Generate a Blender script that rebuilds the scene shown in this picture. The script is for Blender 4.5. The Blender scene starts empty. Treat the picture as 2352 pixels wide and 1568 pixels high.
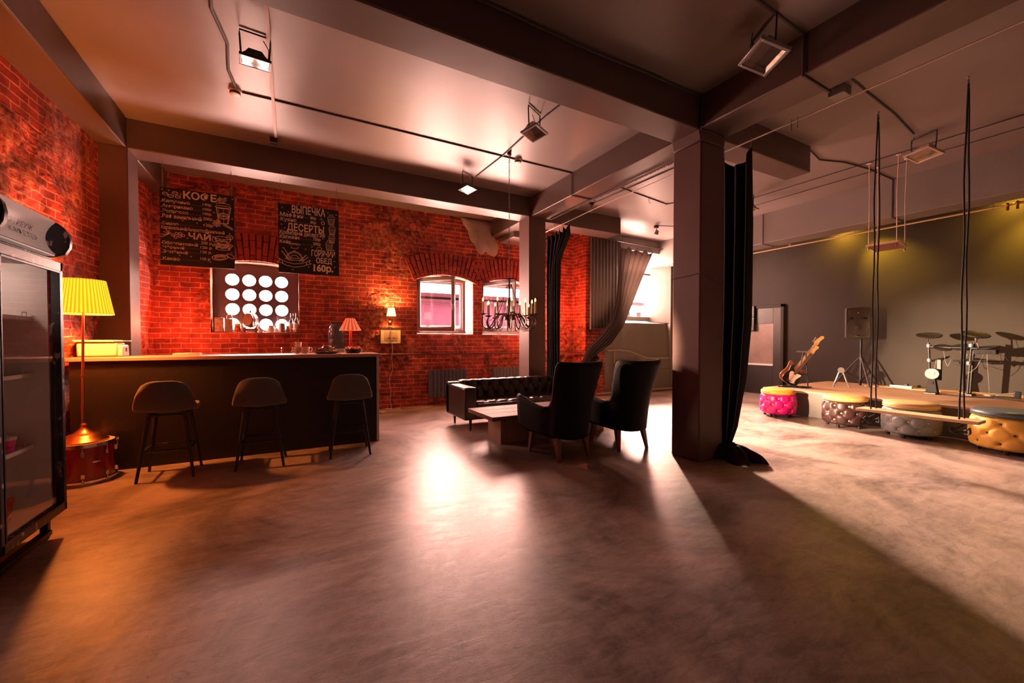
import bpy, math, random
from mathutils import Vector, Matrix, noise
R=math.radians; PI=math.pi
S=bpy.context.scene; COL=S.collection
random.seed(7)

# ---------------------------------------------------------------- camera
cd=bpy.data.cameras.new('camera'); cam=bpy.data.objects.new('camera',cd); COL.objects.link(cam)
cd.sensor_width=36; cd.lens=935/2352*36; cd.shift_y=16/2352; cd.clip_start=.05; cd.clip_end=200
cam.location=(0,0,1.30); cam.rotation_euler=(R(90-1.06),0,R(-28.5)); S.camera=cam
# ---------------------------------------------------------------- look
S.view_settings.view_transform='Standard'; S.view_settings.look='None'; S.view_settings.gamma=1
S.view_settings.use_curve_mapping=False; S.view_settings.exposure=1.25
cy=S.cycles; cy.max_bounces=7; cy.diffuse_bounces=5; cy.glossy_bounces=3; cy.transmission_bounces=3
cy.transparent_max_bounces=8; cy.sample_clamp_indirect=6; cy.caustics_reflective=False; cy.caustics_refractive=False
cy.use_adaptive_sampling=True; cy.adaptive_threshold=.02; cy.use_denoising=True
# ---------------------------------------------------------------- sky (bright overcast white, warm balance)
w=bpy.data.worlds.new('sky'); S.world=w; w.use_nodes=True
bg=w.node_tree.nodes['Background']; bg.inputs[0].default_value=(1,.535,.43,1); bg.inputs[1].default_value=50.0
def light(name,kind,loc,power,col,rot=None,size=.1,sy=None,spot=None,blend=.5,portal=False):
    d=bpy.data.lights.new(name,kind); d.energy=power; d.color=col
    if kind=='AREA':
        d.shape='RECTANGLE'; d.size=size; d.size_y=sy or size
        if portal: d.cycles.is_portal=True
    else: d.shadow_soft_size=size
    if spot: d.spot_size=R(spot); d.spot_blend=blend
    o=bpy.data.objects.new(name,d); COL.objects.link(o); o.location=loc
    if rot: o.rotation_euler=tuple(R(a) for a in rot)
    return o
def aim(o,t):
    o.rotation_euler=(Vector(t)-o.location).to_track_quat('-Z','Y').to_euler()
# daylight entering through the four windows of the back wall (sampling portals for the sky)
light('daylight_portal','AREA',(-.45,8.5,2.0),1,(1,1,1),(-90,0,0),1.3,1.25,portal=True)
light('daylight_portal','AREA',(2.8,8.5,2.0),1,(1,1,1),(-90,0,0),1.25,1.25,portal=True)
light('daylight_portal','AREA',(4.22,8.5,2.0),1,(1,1,1),(-90,0,0),1.25,1.25,portal=True)
light('daylight_portal','AREA',(7.95,8.15,2.62),1,(1,1,1),(-90,0,0),1.6,1.5,portal=True)
l=light('added_daylight_panel','AREA',(9.5,10.6,4.0),6000,(1,.64,.46),size=1.5,sy=1.05); aim(l,(5.4,1.8,.2))  # panel added outside the tall window to strengthen its daylight on the floor
# added warm spot beside the floor lamp, lighting the stage; not the lamp's own light
l=light('added_stage_spot','SPOT',(-1.42,5.12,1.72),9000,(1,.64,.40),size=.06,spot=17,blend=1.0); aim(l,(9.6,2.55,.75))
# lamps, with assumed and added lights among them
light('floor_lamp_bulb','POINT',(-1.67,5.24,1.66),88,(1,.26,.045),size=.05)
light('wall_lamp_bulb','POINT',(1.665,7.83,1.895),26,(1,.42,.12),size=.03)
light('assumed_bar_corner_light','POINT',(-1.35,7.35,1.55),15,(1,.20,.07),size=.06)  # assumed unseen light reddening the brick behind the bar; no lamp is built here
light('table_lamp_bulb','POINT',(.715,5.95,1.545),1.5,(1,.40,.14),size=.03)
light('assumed_pier_light','POINT',(5.2,7.5,1.9),30,(1,.22,.08),size=.05)  # assumed unseen warm light on the brick pier, without any lamp of its own
light('fridge_fill_light','POINT',(-1.72,3.5,1.72),1.3,(1,.72,.6),size=.05)  # added fill light to brighten the interior; the tube itself is unlit
# stage lamps tucked behind the lowered beam, washing the black wall yellow
for y,y2 in ((4.22,3.45),(1.92,1.70)):
    l=light('stage_lamp','SPOT',(9.72,y-.35,3.5),115,(1,.55,.03),size=.05,spot=72,blend=1.0); aim(l,(10.2,y2,2.72))

# ---------------------------------------------------------------- geometry helper
class G:
    def __init__(s): s.v=[]; s.f=[]; s.mi=[]; s.M=None; s.m=0
    def add(s,vs,fs):
        b=len(s.v)
        for p in vs:
            p=Vector(p); s.v.append(tuple(s.M@p) if s.M else tuple(p))
        for f in fs: s.f.append([b+i for i in f]); s.mi.append(s.m)
        return s
    def box(s,x0,x1,y0,y1,z0,z1):
        return s.add([(x0,y0,z0),(x1,y0,z0),(x1,y1,z0),(x0,y1,z0),(x0,y0,z1),(x1,y0,z1),(x1,y1,z1),(x0,y1,z1)],
          [(0,3,2,1),(4,5,6,7),(0,1,5,4),(1,2,6,5),(2,3,7,6),(3,0,4,7)])
    def hexa(s,b,t):   # bottom quad, top quad
        return s.add(list(b)+list(t),[(3,2,1,0),(4,5,6,7),(0,1,5,4),(1,2,6,5),(2,3,7,6),(3,0,4,7)])
    def lathe(s,pr,n=24,c=(0,0,0),cap=True,a0=0,a1=None):
        full=a1 is None; a1=2*PI if full else a1
        m=n if full else n+1
        vs=[];fs=[]
        for r,z in pr:
            for i in range(m):
                a=a0+(a1-a0)*i/n; vs.append((c[0]+r*math.cos(a),c[1]+r*math.sin(a),c[2]+z))
        for k in range(len(pr)-1):
            for i in range(n):
                j=(i+1)%m; fs.append((k*m+i,k*m+j,(k+1)*m+j,(k+1)*m+i))
        if cap and full:
            fs.append(tuple(range(m-1,-1,-1))); fs.append(tuple((len(pr)-1)*m+i for i in range(m)))
        return s.add(vs,fs)
    def cyl(s,c,r,h,n=24): return s.lathe([(r,0),(r,h)],n,c)
    def rod(s,a,b,r,r2=None,n=8): return s.tube([a,b],[r,r2 if r2 is not None else r],n)
    def tube(s,pts,r,n=8,closed=False,cap=True):
        pts=[Vector(p) for p in pts]; k=len(pts)
        rs=r if isinstance(r,(list,tuple)) else [r]*k
        up=None; vs=[];fs=[]
        for i,p in enumerate(pts):
            if closed: d=(pts[(i+1)%k]-pts[i-1])
            else: d=pts[min(i+1,k-1)]-pts[max(i-1,0)]
            d=d.normalized() if d.length>1e-9 else Vector((0,0,1))
            if up is None:
                up=Vector((0,0,1)) if abs(d.z)<.9 else Vector((1,0,0))
            x=(up-d*up.dot(d))
            if x.length<1e-6: x=d.orthogonal()
            x.normalize(); up=x; y=d.cross(x)
            for j in range(n):
                a=2*PI*j/n; vs.append(p+x*(rs[i]*math.cos(a))+y*(rs[i]*math.sin(a)))
        for i in range(k if closed else k-1):
            q=(i+1)%k
            for j in range(n):
                j2=(j+1)%n; fs.append((i*n+j,i*n+j2,q*n+j2,q*n+j))
        if cap and not closed: fs.append(tuple(range(n-1,-1,-1))); fs.append(tuple((k-1)*n+j for j in range(n)))
        return s.add(vs,fs)
    def prism(s,poly,a,b,ax='y'):
        def P(u,v,t): return {'y':(u,t,v),'x':(t,u,v),'z':(u,v,t)}[ax]
        n=len(poly)
        return s.add([P(u,v,a) for u,v in poly]+[P(u,v,b) for u,v in poly],
           [tuple(range(n)),tuple(range(2*n-1,n-1,-1))]+[(i,i+n,(i+1)%n+n,(i+1)%n) for i in range(n)])
    def grid(s,fn,nu,nv,cu=False,cv=False):
        vs=[fn(i/nu,j/nv) for j in range(nv if cv else nv+1) for i in range(nu if cu else nu+1)]
        wu=nu if cu else nu+1; hv=nv if cv else nv+1; fs=[]
        for j in range(nv):
            for i in range(nu):
                fs.append((j*wu+i,j*wu+(i+1)%wu,((j+1)%hv)*wu+(i+1)%wu,((j+1)%hv)*wu+i))
        return s.add(vs,fs)
    def ball(s,c,rx,ry=None,rz=None,n=16,m=10):
        ry=ry or rx; rz=rz or rx
        return s.grid(lambda u,v:(c[0]+rx*math.cos(2*PI*u)*math.sin(PI*(.002+.996*v)),c[1]+ry*math.sin(2*PI*u)*math.sin(PI*(.002+.996*v)),c[2]-rz*math.cos(PI*v)),n,m,cu=True)
    def disc(s,c,r,n=24,nrm='z'):
        f={'z':lambda a:(c[0]+r*math.cos(a),c[1]+r*math.sin(a),c[2]),'y':lambda a:(c[0]+r*math.cos(a),c[1],c[2]+r*math.sin(a)),'x':lambda a:(c[0],c[1]+r*math.cos(a),c[2]+r*math.sin(a))}[nrm]
        return s.add([f(2*PI*i/n) for i in range(n)],[tuple(range(n))])
    def mesh(s,name,mats,smooth=None):
        me=bpy.data.meshes.new(name); me.from_pydata(s.v,[],s.f); 
        for m in (mats if isinstance(mats,(list,tuple)) else [mats]): me.materials.append(m)
        me.polygons.foreach_set('material_index',s.mi)
        import bmesh
        bm=bmesh.new(); bm.from_mesh(me); bmesh.ops.recalc_face_normals(bm,faces=bm.faces); bm.to_mesh(me); bm.free()
        if smooth is not None:
            me.polygons.foreach_set('use_smooth',[True]*len(me.polygons))
            try: me.set_sharp_from_angle(angle=R(smooth))
            except Exception: pass
        me.update(); return me
    def make(s,name,mats,parent=None,smooth=40,bevel=0,sub=0,label=None,cat=None,group=None,kind=None,seg=2,solid=0):
        o=bpy.data.objects.new(name,s.mesh(name,mats,smooth)); COL.objects.link(o)
        if parent: o.parent=parent
        if solid: md=o.modifiers.new('solid','SOLIDIFY'); md.thickness=solid; md.offset=0
        if bevel: md=o.modifiers.new('bevel','BEVEL'); md.width=bevel; md.segments=seg; md.limit_method='ANGLE'; md.angle_limit=R(35)
        if sub: md=o.modifiers.new('sub','SUBSURF'); md.levels=sub; md.render_levels=sub
        tag(o,label,cat,group,kind); return o
def tag(o,label=None,cat=None,group=None,kind=None):
    if label: o['label']=label
    if cat: o['category']=cat
    if group: o['group']=group
    if kind: o['kind']=kind
    return o
def thing(name,label,cat,loc=(0,0,0),rz=0,group=None):
    o=bpy.data.objects.new(name,None); COL.objects.link(o); o.location=loc; o.rotation_euler=(0,0,rz); o.empty_display_size=.1
    return tag(o,label,cat,group)
def dup(root,loc,rz=None,label=None,sc=None):
    r=root.copy(); COL.objects.link(r); r.location=loc
    if rz is not None: r.rotation_euler=(0,0,rz)
    if sc: r.scale=sc
    if label: r['label']=label
    def rec(a,b):
        for ch in list(a.children):
            c=ch.copy(); COL.objects.link(c); c.parent=b; rec(ch,c)
    rec(root,r); return r
def Mx(loc=(0,0,0),rx=0,ry=0,rz=0,sc=1):
    return Matrix.Translation(loc)@Matrix.Rotation(rz,4,'Z')@Matrix.Rotation(ry,4,'Y')@Matrix.Rotation(rx,4,'X')@Matrix.Scale(sc,4)

# ---------------------------------------------------------------- materials
def M(name,col,rough=.5,metal=0,nz=None,bump=None,emit=None,spec=.5,coat=0,alpha=1,trans=0,rn=None,sheen=0,stretch=None):
    """col base; nz=(scale,amount,col2) mottling; bump=(scale,strength[,distance])"""
    m=bpy.data.materials.new(name); m.use_nodes=True; nt=m.node_tree; N=nt.nodes; L=nt.links
    b=N['Principled BSDF']; b.inputs['Base Color'].default_value=(*col,1); b.inputs['Roughness'].default_value=rough
    b.inputs['Metallic'].default_value=metal; b.inputs['Specular IOR Level'].default_value=spec
    b.inputs['Coat Weight'].default_value=coat; b.inputs['Coat Roughness'].default_value=.15
    b.inputs['Alpha'].default_value=alpha; b.inputs['Transmission Weight'].default_value=trans
    if sheen: b.inputs['Sheen Weight'].default_value=sheen
    tc=N.new('ShaderNodeTexCoord'); vec=tc.outputs['Object']
    if stretch:
        mp=N.new('ShaderNodeMapping'); mp.inputs['Scale'].default_value=stretch; L.new(vec,mp.inputs[0]); vec=mp.outputs[0]
    if nz:
        t=N.new('ShaderNodeTexNoise'); t.inputs['Scale'].default_value=nz[0]; t.inputs['Detail'].default_value=6; L.new(vec,t.inputs['Vector'])
        r=N.new('ShaderNodeValToRGB'); cc_=nz[3] if len(nz)>3 else .5; r.color_ramp.elements[0].position=cc_-nz[1]; r.color_ramp.elements[1].position=cc_+nz[1]
        r.color_ramp.elements[0].color=(*col,1); r.color_ramp.elements[1].color=(*nz[2],1)
        L.new(t.outputs[0],r.inputs[0]); L.new(r.outputs[0],b.inputs['Base Color'])
        if rn:
            mr=N.new('ShaderNodeMapRange'); mr.inputs['To Min'].default_value=rn[0]; mr.inputs['To Max'].default_value=rn[1]; mr.inputs['From Min'].default_value=.3; mr.inputs['From Max'].default_value=.7
            L.new(t.outputs[0],mr.inputs[0]); L.new(mr.outputs[0],b.inputs['Roughness'])
    if bump:
        t=N.new('ShaderNodeTexNoise'); t.inputs['Scale'].default_value=bump[0]; t.inputs['Detail'].default_value=4; L.new(vec,t.inputs['Vector'])
        bp=N.new('ShaderNodeBump'); bp.inputs['Strength'].default_value=bump[1]; bp.inputs['Distance'].default_value=bump[2] if len(bump)>2 else .01
        L.new(t.outputs[0],bp.inputs['Height']); L.new(bp.outputs[0],b.inputs['Normal'])
    if emit:
        b.inputs['Emission Color'].default_value=(*emit[0],1); b.inputs['Emission Strength'].default_value=emit[1]
    return m
def glassmat(name,tint=(1,1,1),fac=.08,rough=.02):
    m=bpy.data.materials.new(name); m.use_nodes=True; nt=m.node_tree; N=nt.nodes; L=nt.links
    for n in list(N): N.remove(n)
    o=N.new('ShaderNodeOutputMaterial'); mx=N.new('ShaderNodeMixShader'); t=N.new('ShaderNodeBsdfTransparent'); g=N.new('ShaderNodeBsdfGlossy')
    t.inputs[0].default_value=(*tint,1); g.inputs['Roughness'].default_value=rough
    fr=N.new('ShaderNodeLayerWeight'); fr.inputs[0].default_value=.5; pw=N.new('ShaderNodeMath'); pw.operation='POWER'; pw.inputs[1].default_value=5; L.new(fr.outputs['Facing'],pw.inputs[0])
    ad=N.new('ShaderNodeMath'); ad.operation='MULTIPLY_ADD'; ad.inputs[1].default_value=.9; ad.inputs[2].default_value=fac*.5; ad.use_clamp=True
    L.new(pw.outputs[0],ad.inputs[0]); L.new(ad.outputs[0],mx.inputs[0]); L.new(t.outputs[0],mx.inputs[1]); L.new(g.outputs[0],mx.inputs[2]); L.new(mx.outputs[0],o.inputs[0])
    return m
def brickmat(name,c1,c2,mort,rough_zone=.75,scale=1.0):
    m=bpy.data.materials.new(name); m.use_nodes=True; nt=m.node_tree; N=nt.nodes; L=nt.links
    b=N['Principled BSDF']; b.inputs['Roughness'].default_value=.62; b.inputs['Specular IOR Level'].default_value=.45
    tc=N.new('ShaderNodeTexCoord'); sp=N.new('ShaderNodeSeparateXYZ'); L.new(tc.outputs['Object'],sp.inputs[0])
    ad=N.new('ShaderNodeMath'); ad.operation='ADD'; L.new(sp.outputs[0],ad.inputs[0]); L.new(sp.outputs[1],ad.inputs[1])
    cb=N.new('ShaderNodeCombineXYZ'); L.new(ad.outputs[0],cb.inputs[0]); L.new(sp.outputs[2],cb.inputs[1])
    # wobble
    n0=N.new('ShaderNodeTexNoise'); n0.inputs['Scale'].default_value=5.0; n0.inputs['Detail'].default_value=3; L.new(tc.outputs['Object'],n0.inputs['Vector'])
    vs=N.new('ShaderNodeVectorMath'); vs.operation='SUBTRACT'; vs.inputs[1].default_value=(.5,.5,.5); L.new(n0.outputs[1],vs.inputs[0])
    vm=N.new('ShaderNodeVectorMath'); vm.operation='SCALE'; vm.inputs[3].default_value=.035; L.new(vs.outputs[0],vm.inputs[0])
    va=N.new('ShaderNodeVectorMath'); va.operation='ADD'; L.new(cb.outputs[0],va.inputs[0]); L.new(vm.outputs[0],va.inputs[1])
    br=N.new('ShaderNodeTexBrick'); L.new(va.outputs[0],br.inputs['Vector'])
    br.inputs['Scale'].default_value=1; br.inputs['Brick Width'].default_value=.25; br.inputs['Row Height'].default_value=.079
    br.inputs['Mortar Size'].default_value=.0075; br.inputs['Mortar Smooth'].default_value=.25; br.inputs['Bias'].default_value=-.1
    br.inputs['Color1'].default_value=(*c1,1); br.inputs['Color2'].default_value=(*c2,1); br.inputs['Mortar'].default_value=(*mort,1)
    # rough broken zones
    nz=N.new('ShaderNodeTexNoise'); nz.inputs['Scale'].default_value=.9; nz.inputs['Detail'].default_value=5; nz.inputs['Roughness'].default_value=.6; L.new(tc.outputs['Object'],nz.inputs['Vector'])
    zr=N.new('ShaderNodeMapRange'); zr.inputs['From Min'].default_value=.51; zr.inputs['From Max'].default_value=.56; L.new(nz.outputs[0],zr.inputs[0])
    fn=N.new('ShaderNodeTexNoise'); fn.inputs['Scale'].default_value=14; fn.inputs['Detail'].default_value=8; fn.inputs['Roughness'].default_value=.65; L.new(tc.outputs['Object'],fn.inputs['Vector'])
    cr=N.new('ShaderNodeValToRGB'); e=cr.color_ramp.elements; e[0].position=.36; e[0].color=(c2[0]*.25,c2[1]*.3,c2[2]*.3,1); e[1].position=.62; e[1].color=(*mort,1)
    k=cr.color_ramp.elements.new(.47); k.color=(*c1,1)
    L.new(fn.outputs[0],cr.inputs[0])
    mx=N.new('ShaderNodeMix'); mx.data_type='RGBA'; mf=N.new('ShaderNodeMath'); mf.operation='MULTIPLY'; mf.inputs[1].default_value=rough_zone
    L.new(zr.outputs[0],mf.inputs[0]); L.new(mf.outputs[0],mx.inputs[0]); L.new(br.outputs[0],mx.inputs[6]); L.new(cr.outputs[0],mx.inputs[7])
    # grime everywhere
    g2=N.new('ShaderNodeTexNoise'); g2.inputs['Scale'].default_value=6; g2.inputs['Detail'].default_value=8; L.new(tc.outputs['Object'],g2.inputs['Vector'])
    gr=N.new('ShaderNodeMapRange'); gr.inputs['From Min'].default_value=.35; gr.inputs['From Max'].default_value=.65; gr.inputs['To Min'].default_value=.5; gr.inputs['To Max'].default_value=1.15; L.new(g2.outputs[0],gr.inputs[0])
    m2=N.new('ShaderNodeMix'); m2.data_type='RGBA'; m2.blend_type='MULTIPLY'; m2.inputs[0].default_value=1; L.new(mx.outputs[2],m2.inputs[6]); L.new(gr.outputs[0],m2.inputs[7])
    L.new(m2.outputs[2],b.inputs['Base Color'])
    # bump
    inv=N.new('ShaderNodeMath'); inv.operation='SUBTRACT'; inv.inputs[0].default_value=1; L.new(br.outputs['Fac'],inv.inputs[1])
    h1=N.new('ShaderNodeMath'); h1.operation='MULTIPLY_ADD'; h1.inputs[1].default_value=.55; L.new(fn.outputs[0],h1.inputs[0]); L.new(inv.outputs[0],h1.inputs[2])
    h2=N.new('ShaderNodeMath'); h2.operation='MULTIPLY'; L.new(fn.outputs[0],h2.inputs[0]); L.new(zr.outputs[0],h2.inputs[1])
    h3=N.new('ShaderNodeMath'); h3.operation='MULTIPLY_ADD'; h3.inputs[1].default_value=3.0; L.new(h2.outputs[0],h3.inputs[0]); L.new(h1.outputs[0],h3.inputs[2])
    bp=N.new('ShaderNodeBump'); bp.inputs['Strength'].default_value=1; bp.inputs['Distance'].default_value=.022; L.new(h3.outputs[0],bp.inputs['Height']); L.new(bp.outputs[0],b.inputs['Normal'])
    return m
def shademat(name,base,em,st,n,fac=.45):
    m=M(name,base,.7,emit=(em,st)); nt=m.node_tree; N=nt.nodes; L=nt.links; b=N['Principled BSDF']
    tc=N.new('ShaderNodeTexCoord'); g=N.new('ShaderNodeTexGradient'); g.gradient_type='RADIAL'; L.new(tc.outputs['Object'],g.inputs[0])
    a=N.new('ShaderNodeMath'); a.operation='MULTIPLY'; a.inputs[1].default_value=2*PI*n; L.new(g.outputs['Fac'],a.inputs[0])
    s=N.new('ShaderNodeMath'); s.operation='SINE'; L.new(a.outputs[0],s.inputs[0])
    c=N.new('ShaderNodeMath'); c.operation='MULTIPLY_ADD'; c.inputs[1].default_value=st*fac; c.inputs[2].default_value=st; L.new(s.outputs[0],c.inputs[0]); L.new(c.outputs[0],b.inputs['Emission Strength'])
    return m
def clothmat(name,col,tr=.4):
    m=M(name,col,.85); nt=m.node_tree; N=nt.nodes; L=nt.links; b=N['Principled BSDF']; o=[n for n in N if n.type=='OUTPUT_MATERIAL'][0]
    t=N.new('ShaderNodeBsdfTranslucent'); t.inputs[0].default_value=(*[min(1,c*1.6) for c in col],1); x=N.new('ShaderNodeMixShader'); x.inputs[0].default_value=tr
    L.new(b.outputs[0],x.inputs[1]); L.new(t.outputs[0],x.inputs[2]); L.new(x.outputs[0],o.inputs[0]); return m
def floormat():
    m=bpy.data.materials.new('polished_concrete'); m.use_nodes=True; nt=m.node_tree; N=nt.nodes; L=nt.links
    b=N['Principled BSDF']; tc=N.new('ShaderNodeTexCoord'); V=tc.outputs['Object']
    def nz(sc,det,rg=.6,dist=0,st=None):
        v=V
        if st: mp=N.new('ShaderNodeMapping'); mp.inputs['Scale'].default_value=st; mp.inputs['Rotation'].default_value=(0,0,.5); L.new(V,mp.inputs[0]); v=mp.outputs[0]
        t=N.new('ShaderNodeTexNoise'); t.inputs['Scale'].default_value=sc; t.inputs['Detail'].default_value=det; t.inputs['Roughness'].default_value=rg; t.inputs['Distortion'].default_value=dist; L.new(v,t.inputs['Vector']); return t.outputs[0]
    a=nz(.9,9,.66,.8); c=nz(5,10,.74,.8,(1,3.2,1)); d=nz(45,4,.7,0,(1,4,1))
    r=N.new('ShaderNodeValToRGB'); e=r.color_ramp.elements; e[0].position=.35; e[0].color=(.135,.10,.088,1); e[1].position=.64; e[1].color=(.48,.375,.325,1)
    s=N.new('ShaderNodeMath'); s.operation='MULTIPLY_ADD'; s.inputs[1].default_value=.42; s.inputs[2].default_value=-.21; L.new(c,s.inputs[0])
    s2=N.new('ShaderNodeMath'); s2.operation='ADD'; L.new(a,s2.inputs[0]); L.new(s.outputs[0],s2.inputs[1]); L.new(s2.outputs[0],r.inputs[0])
    # fine curved scratches
    def scr(scale,dist,wd,st):
        t=nz(scale,1,.4,dist,st); u=N.new('ShaderNodeMath'); u.operation='SUBTRACT'; u.inputs[1].default_value=.5; L.new(t,u.inputs[0])
        v=N.new('ShaderNodeMath'); v.operation='ABSOLUTE'; L.new(u.outputs[0],v.inputs[0]); x=N.new('ShaderNodeMapRange'); x.inputs['From Max'].default_value=wd; L.new(v.outputs[0],x.inputs[0]); return x.outputs[0]
    s1=scr(5,1.2,.010,(1,2.5,1)); s3=scr(8,2.0,.008,(2.5,1,1)); sr=N.new('ShaderNodeMath'); sr.operation='MULTIPLY'; L.new(s1,sr.inputs[0]); L.new(s3,sr.inputs[1])
    mx=N.new('ShaderNodeMix'); mx.data_type='RGBA'; mx.blend_type='MULTIPLY'; mx.inputs[0].default_value=.28; L.new(r.outputs[0],mx.inputs[6]); L.new(sr.outputs[0],mx.inputs[7]); L.new(mx.outputs[2],b.inputs['Base Color'])
    q=N.new('ShaderNodeMapRange'); q.inputs['From Min'].default_value=.25; q.inputs['From Max'].default_value=.75; q.inputs['To Min'].default_value=.26; q.inputs['To Max'].default_value=.42; L.new(c,q.inputs[0]); L.new(q.outputs[0],b.inputs['Roughness'])
    b.inputs['Specular IOR Level'].default_value=.42
    ad=N.new('ShaderNodeMath'); ad.operation='MULTIPLY_ADD'; ad.inputs[1].default_value=.35; L.new(d,ad.inputs[0]); L.new(c,ad.inputs[2])
    bp=N.new('ShaderNodeBump'); bp.inputs['Strength'].default_value=.30; bp.inputs['Distance'].default_value=.005; L.new(ad.outputs[0],bp.inputs['Height']); L.new(bp.outputs[0],b.inputs['Normal'])
    return m
mBrick=brickmat('red_brick',(.60,.065,.034),(.36,.030,.019),(.82,.36,.22))
mArch=M('arch_brick',(.40,.055,.032),.65,nz=(9,.2,(.24,.03,.02)),bump=(40,.5,.006))
mReveal=M('window_reveal',(.34,.15,.085),.8,nz=(8,.2,(.22,.08,.05)),bump=(14,.9,.02))
mFloor=floormat()
mCeil=M('ceiling_paint',(.25,.20,.188),.42,nz=(.7,.25,(.185,.147,.138)),bump=(2.2,.5,.012))
mBeam=M('beam_paint',(.115,.074,.062),.40,nz=(1.5,.25,(.085,.055,.046)),bump=(5,.35,.008))
mBlack=M('black_wall_paint',(.036,.029,.022),.62,spec=.2,nz=(1.0,.2,(.026,.021,.016)),bump=(3,.25,.006))
mGrey=M('grey_wall_paint',(.22,.195,.18),.5,nz=(1.5,.25,(.18,.16,.145)),bump=(3,.4,.01))
mColumn=M('column_paint',(.155,.085,.074),.58,spec=.3,nz=(1.5,.25,(.11,.062,.054)),bump=(5,.35,.008))
mPlaster=M('old_plaster',(.42,.33,.27),.7,nz=(4,.2,(.32,.24,.19)),bump=(8,.8,.015))
mDark=M('black_metal',(.025,.024,.024),.4,metal=.3)
mGMetal=M('grey_metal',(.30,.29,.28),.4,metal=.7)
mChrome=M('chrome',(.75,.73,.7),.15,metal=1)
mBrass=M('copper_brass',(.62,.27,.10),.28,metal=1,nz=(20,.2,(.5,.2,.07)))
mWhiteP=M('white_plastic',(.72,.68,.62),.35)
mGlass=glassmat('clear_glass')
mFrame=M('window_frame_paint',(.26,.20,.21),.45,bump=(20,.2,.003))
mRed=M('rope_black',(.012,.011,.011),.8,bump=(120,.5,.002))
mConduit=M('conduit',(.055,.048,.045),.5)

# ---------------------------------------------------------------- room shell
X0,X1,Y0,YB,HC=-2.2,10.2,-3.2,8.0,3.87
G().box(-2.4,10.5,Y0-.2,8.6,-.12,0).make('floor',mFloor,kind='structure')
G().box(-2.4,10.5,Y0-.2,8.6,HC,HC+.15).make('ceiling',mCeil,kind='structure')
def brickwall(name,P,u0,u1,z0,z1,holes,du=.05,dz=.05,amp=.012,rev=.42,mats=None,zones=()):
    """P(u,z,d)->xyz with d towards the room; holes=(ua,ub,sill,spring,crown)"""
    us=set();zs={z0,z1}
    for a,b,s0,sp,c in holes: us|={a,b}; zs|={s0,c}
    us=sorted(us|{u0,u1}); 
    def fill(l,st):
        out=[l[0]]
        for a,b in zip(l,l[1:]):
            n=max(1,round((b-a)/st)); out+=[a+(b-a)*(i+1)/n for i in range(n)]
        return out
    us=fill(us,du); zs=fill(sorted(zs),dz); g=G(); nu,nz_=len(us),len(zs)
    def top(h,u): a,b,s0,sp,c=h; t=(2*(u-a)/(b-a)-1); return sp+(c-sp)*math.sqrt(max(0,1-t*t*.92)) if c>sp else c
    vs=[]
    for j,z in enumerate(zs):
        for i,u in enumerate(us):
            zz=z; edge=1
            for h in holes:
                if h[0]-1e-6<=u<=h[1]+1e-6 and abs(z-h[4])<1e-6: zz=top(h,u)
                dx=max(h[0]-u,0,u-h[1]); dy=max(h[2]-zz,0,zz-h[4]); edge=min(edge,(dx*dx+dy*dy)**.5/.25)
            n=noise.fractal(Vector((u*2.3,zz*2.3,3.1)),1,2,5); k=.25+.75*max(0,min(1,(noise.noise(Vector((u*.9+7,zz*.9,1)))+.12)*4))
            vs.append(P(u,zz,amp*n*k*3*(.25+.75*edge)))
    fs=[]
    for j in range(nz_-1):
        for i in range(nu-1):
            uc=(us[i]+us[i+1])/2; zc=(zs[j]+zs[j+1])/2
            if any(h[0]<uc<h[1] and h[2]<zc<h[4] for h in holes): continue
            fs.append((j*nu+i,j*nu+i+1,(j+1)*nu+i+1,(j+1)*nu+i))
    g.add(vs,fs); g.m=1
    for h in holes:
        hu=[u for u in us if h[0]-1e-6<=u<=h[1]+1e-6]
        path=[(h[0],h[2])]+[(u,top(h,u)) for u in hu]+[(h[1],h[2])]
        nd=6; vs=[];fs=[]
        pts=[]
        for (a,b),(c,d) in zip(path,path[1:]+path[:1]):
            L_=math.hypot(c-a,d-b); n=max(1,int(L_/.06)); pts+=[(a+(c-a)*i/n,b+(d-b)*i/n) for i in range(n)]
        for k in range(nd+1):
            for (a,b) in pts:
                q=noise.noise(Vector((a*6,b*6,k)))*.012*(1 if 0<k<nd else .0)
                vs.append(P(a+q,b+q,-rev*k/nd+.0))
        n=len(pts)
        for k in range(nd):
            for i in range(n): fs.append((k*n+i,k*n+(i+1)%n,(k+1)*n+(i+1)%n,(k+1)*n+i))
        g.add(vs,fs)
    return g.make(name,mats or [mBrick,mReveal],kind='structure',smooth=None)
# back wall with three arched openings
HO=[(-1.12,.13,1.44,2.48,2.6),(2.20,3.40,1.44,2.50,2.62),(3.62,4.82,1.44,2.50,2.62)]
wb=brickwall('wall_back',lambda u,z,d:(u,8.0-d,z),-2.3,6.06,0,HC,HO)
g=G()  # soldier-course arches over the openings
for a,b,s0,sp,c in HO:
    cx=(a+b)/2; w_=(b-a)/2; rise=.12; Rr=(w_*w_+rise*rise)/(2*rise); zc=c-Rr; am=math.asin(min(1,(w_+.06)/Rr)); n=int(2*am*(Rr+.15)/.085)
    for k in range(n):
        t=-am+2*am*(k+.5)/n
        for r0,r1 in (((.02,.235),(.245,.47)) if k%2 else ((.02,.11),(.12,.345),(.355,.47))):
            hw=.036
            g.M=Matrix.Translation((cx,0,zc))@Matrix.Rotation(t,4,'Y')
            j=random.uniform(-.004,.004)
            g.box(-hw,hw,7.955+j,8.02,Rr+r0,Rr+r1)
g.M=None; g.make('brick_arch',mArch,parent=wb,bevel=.004,smooth=None)
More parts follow.
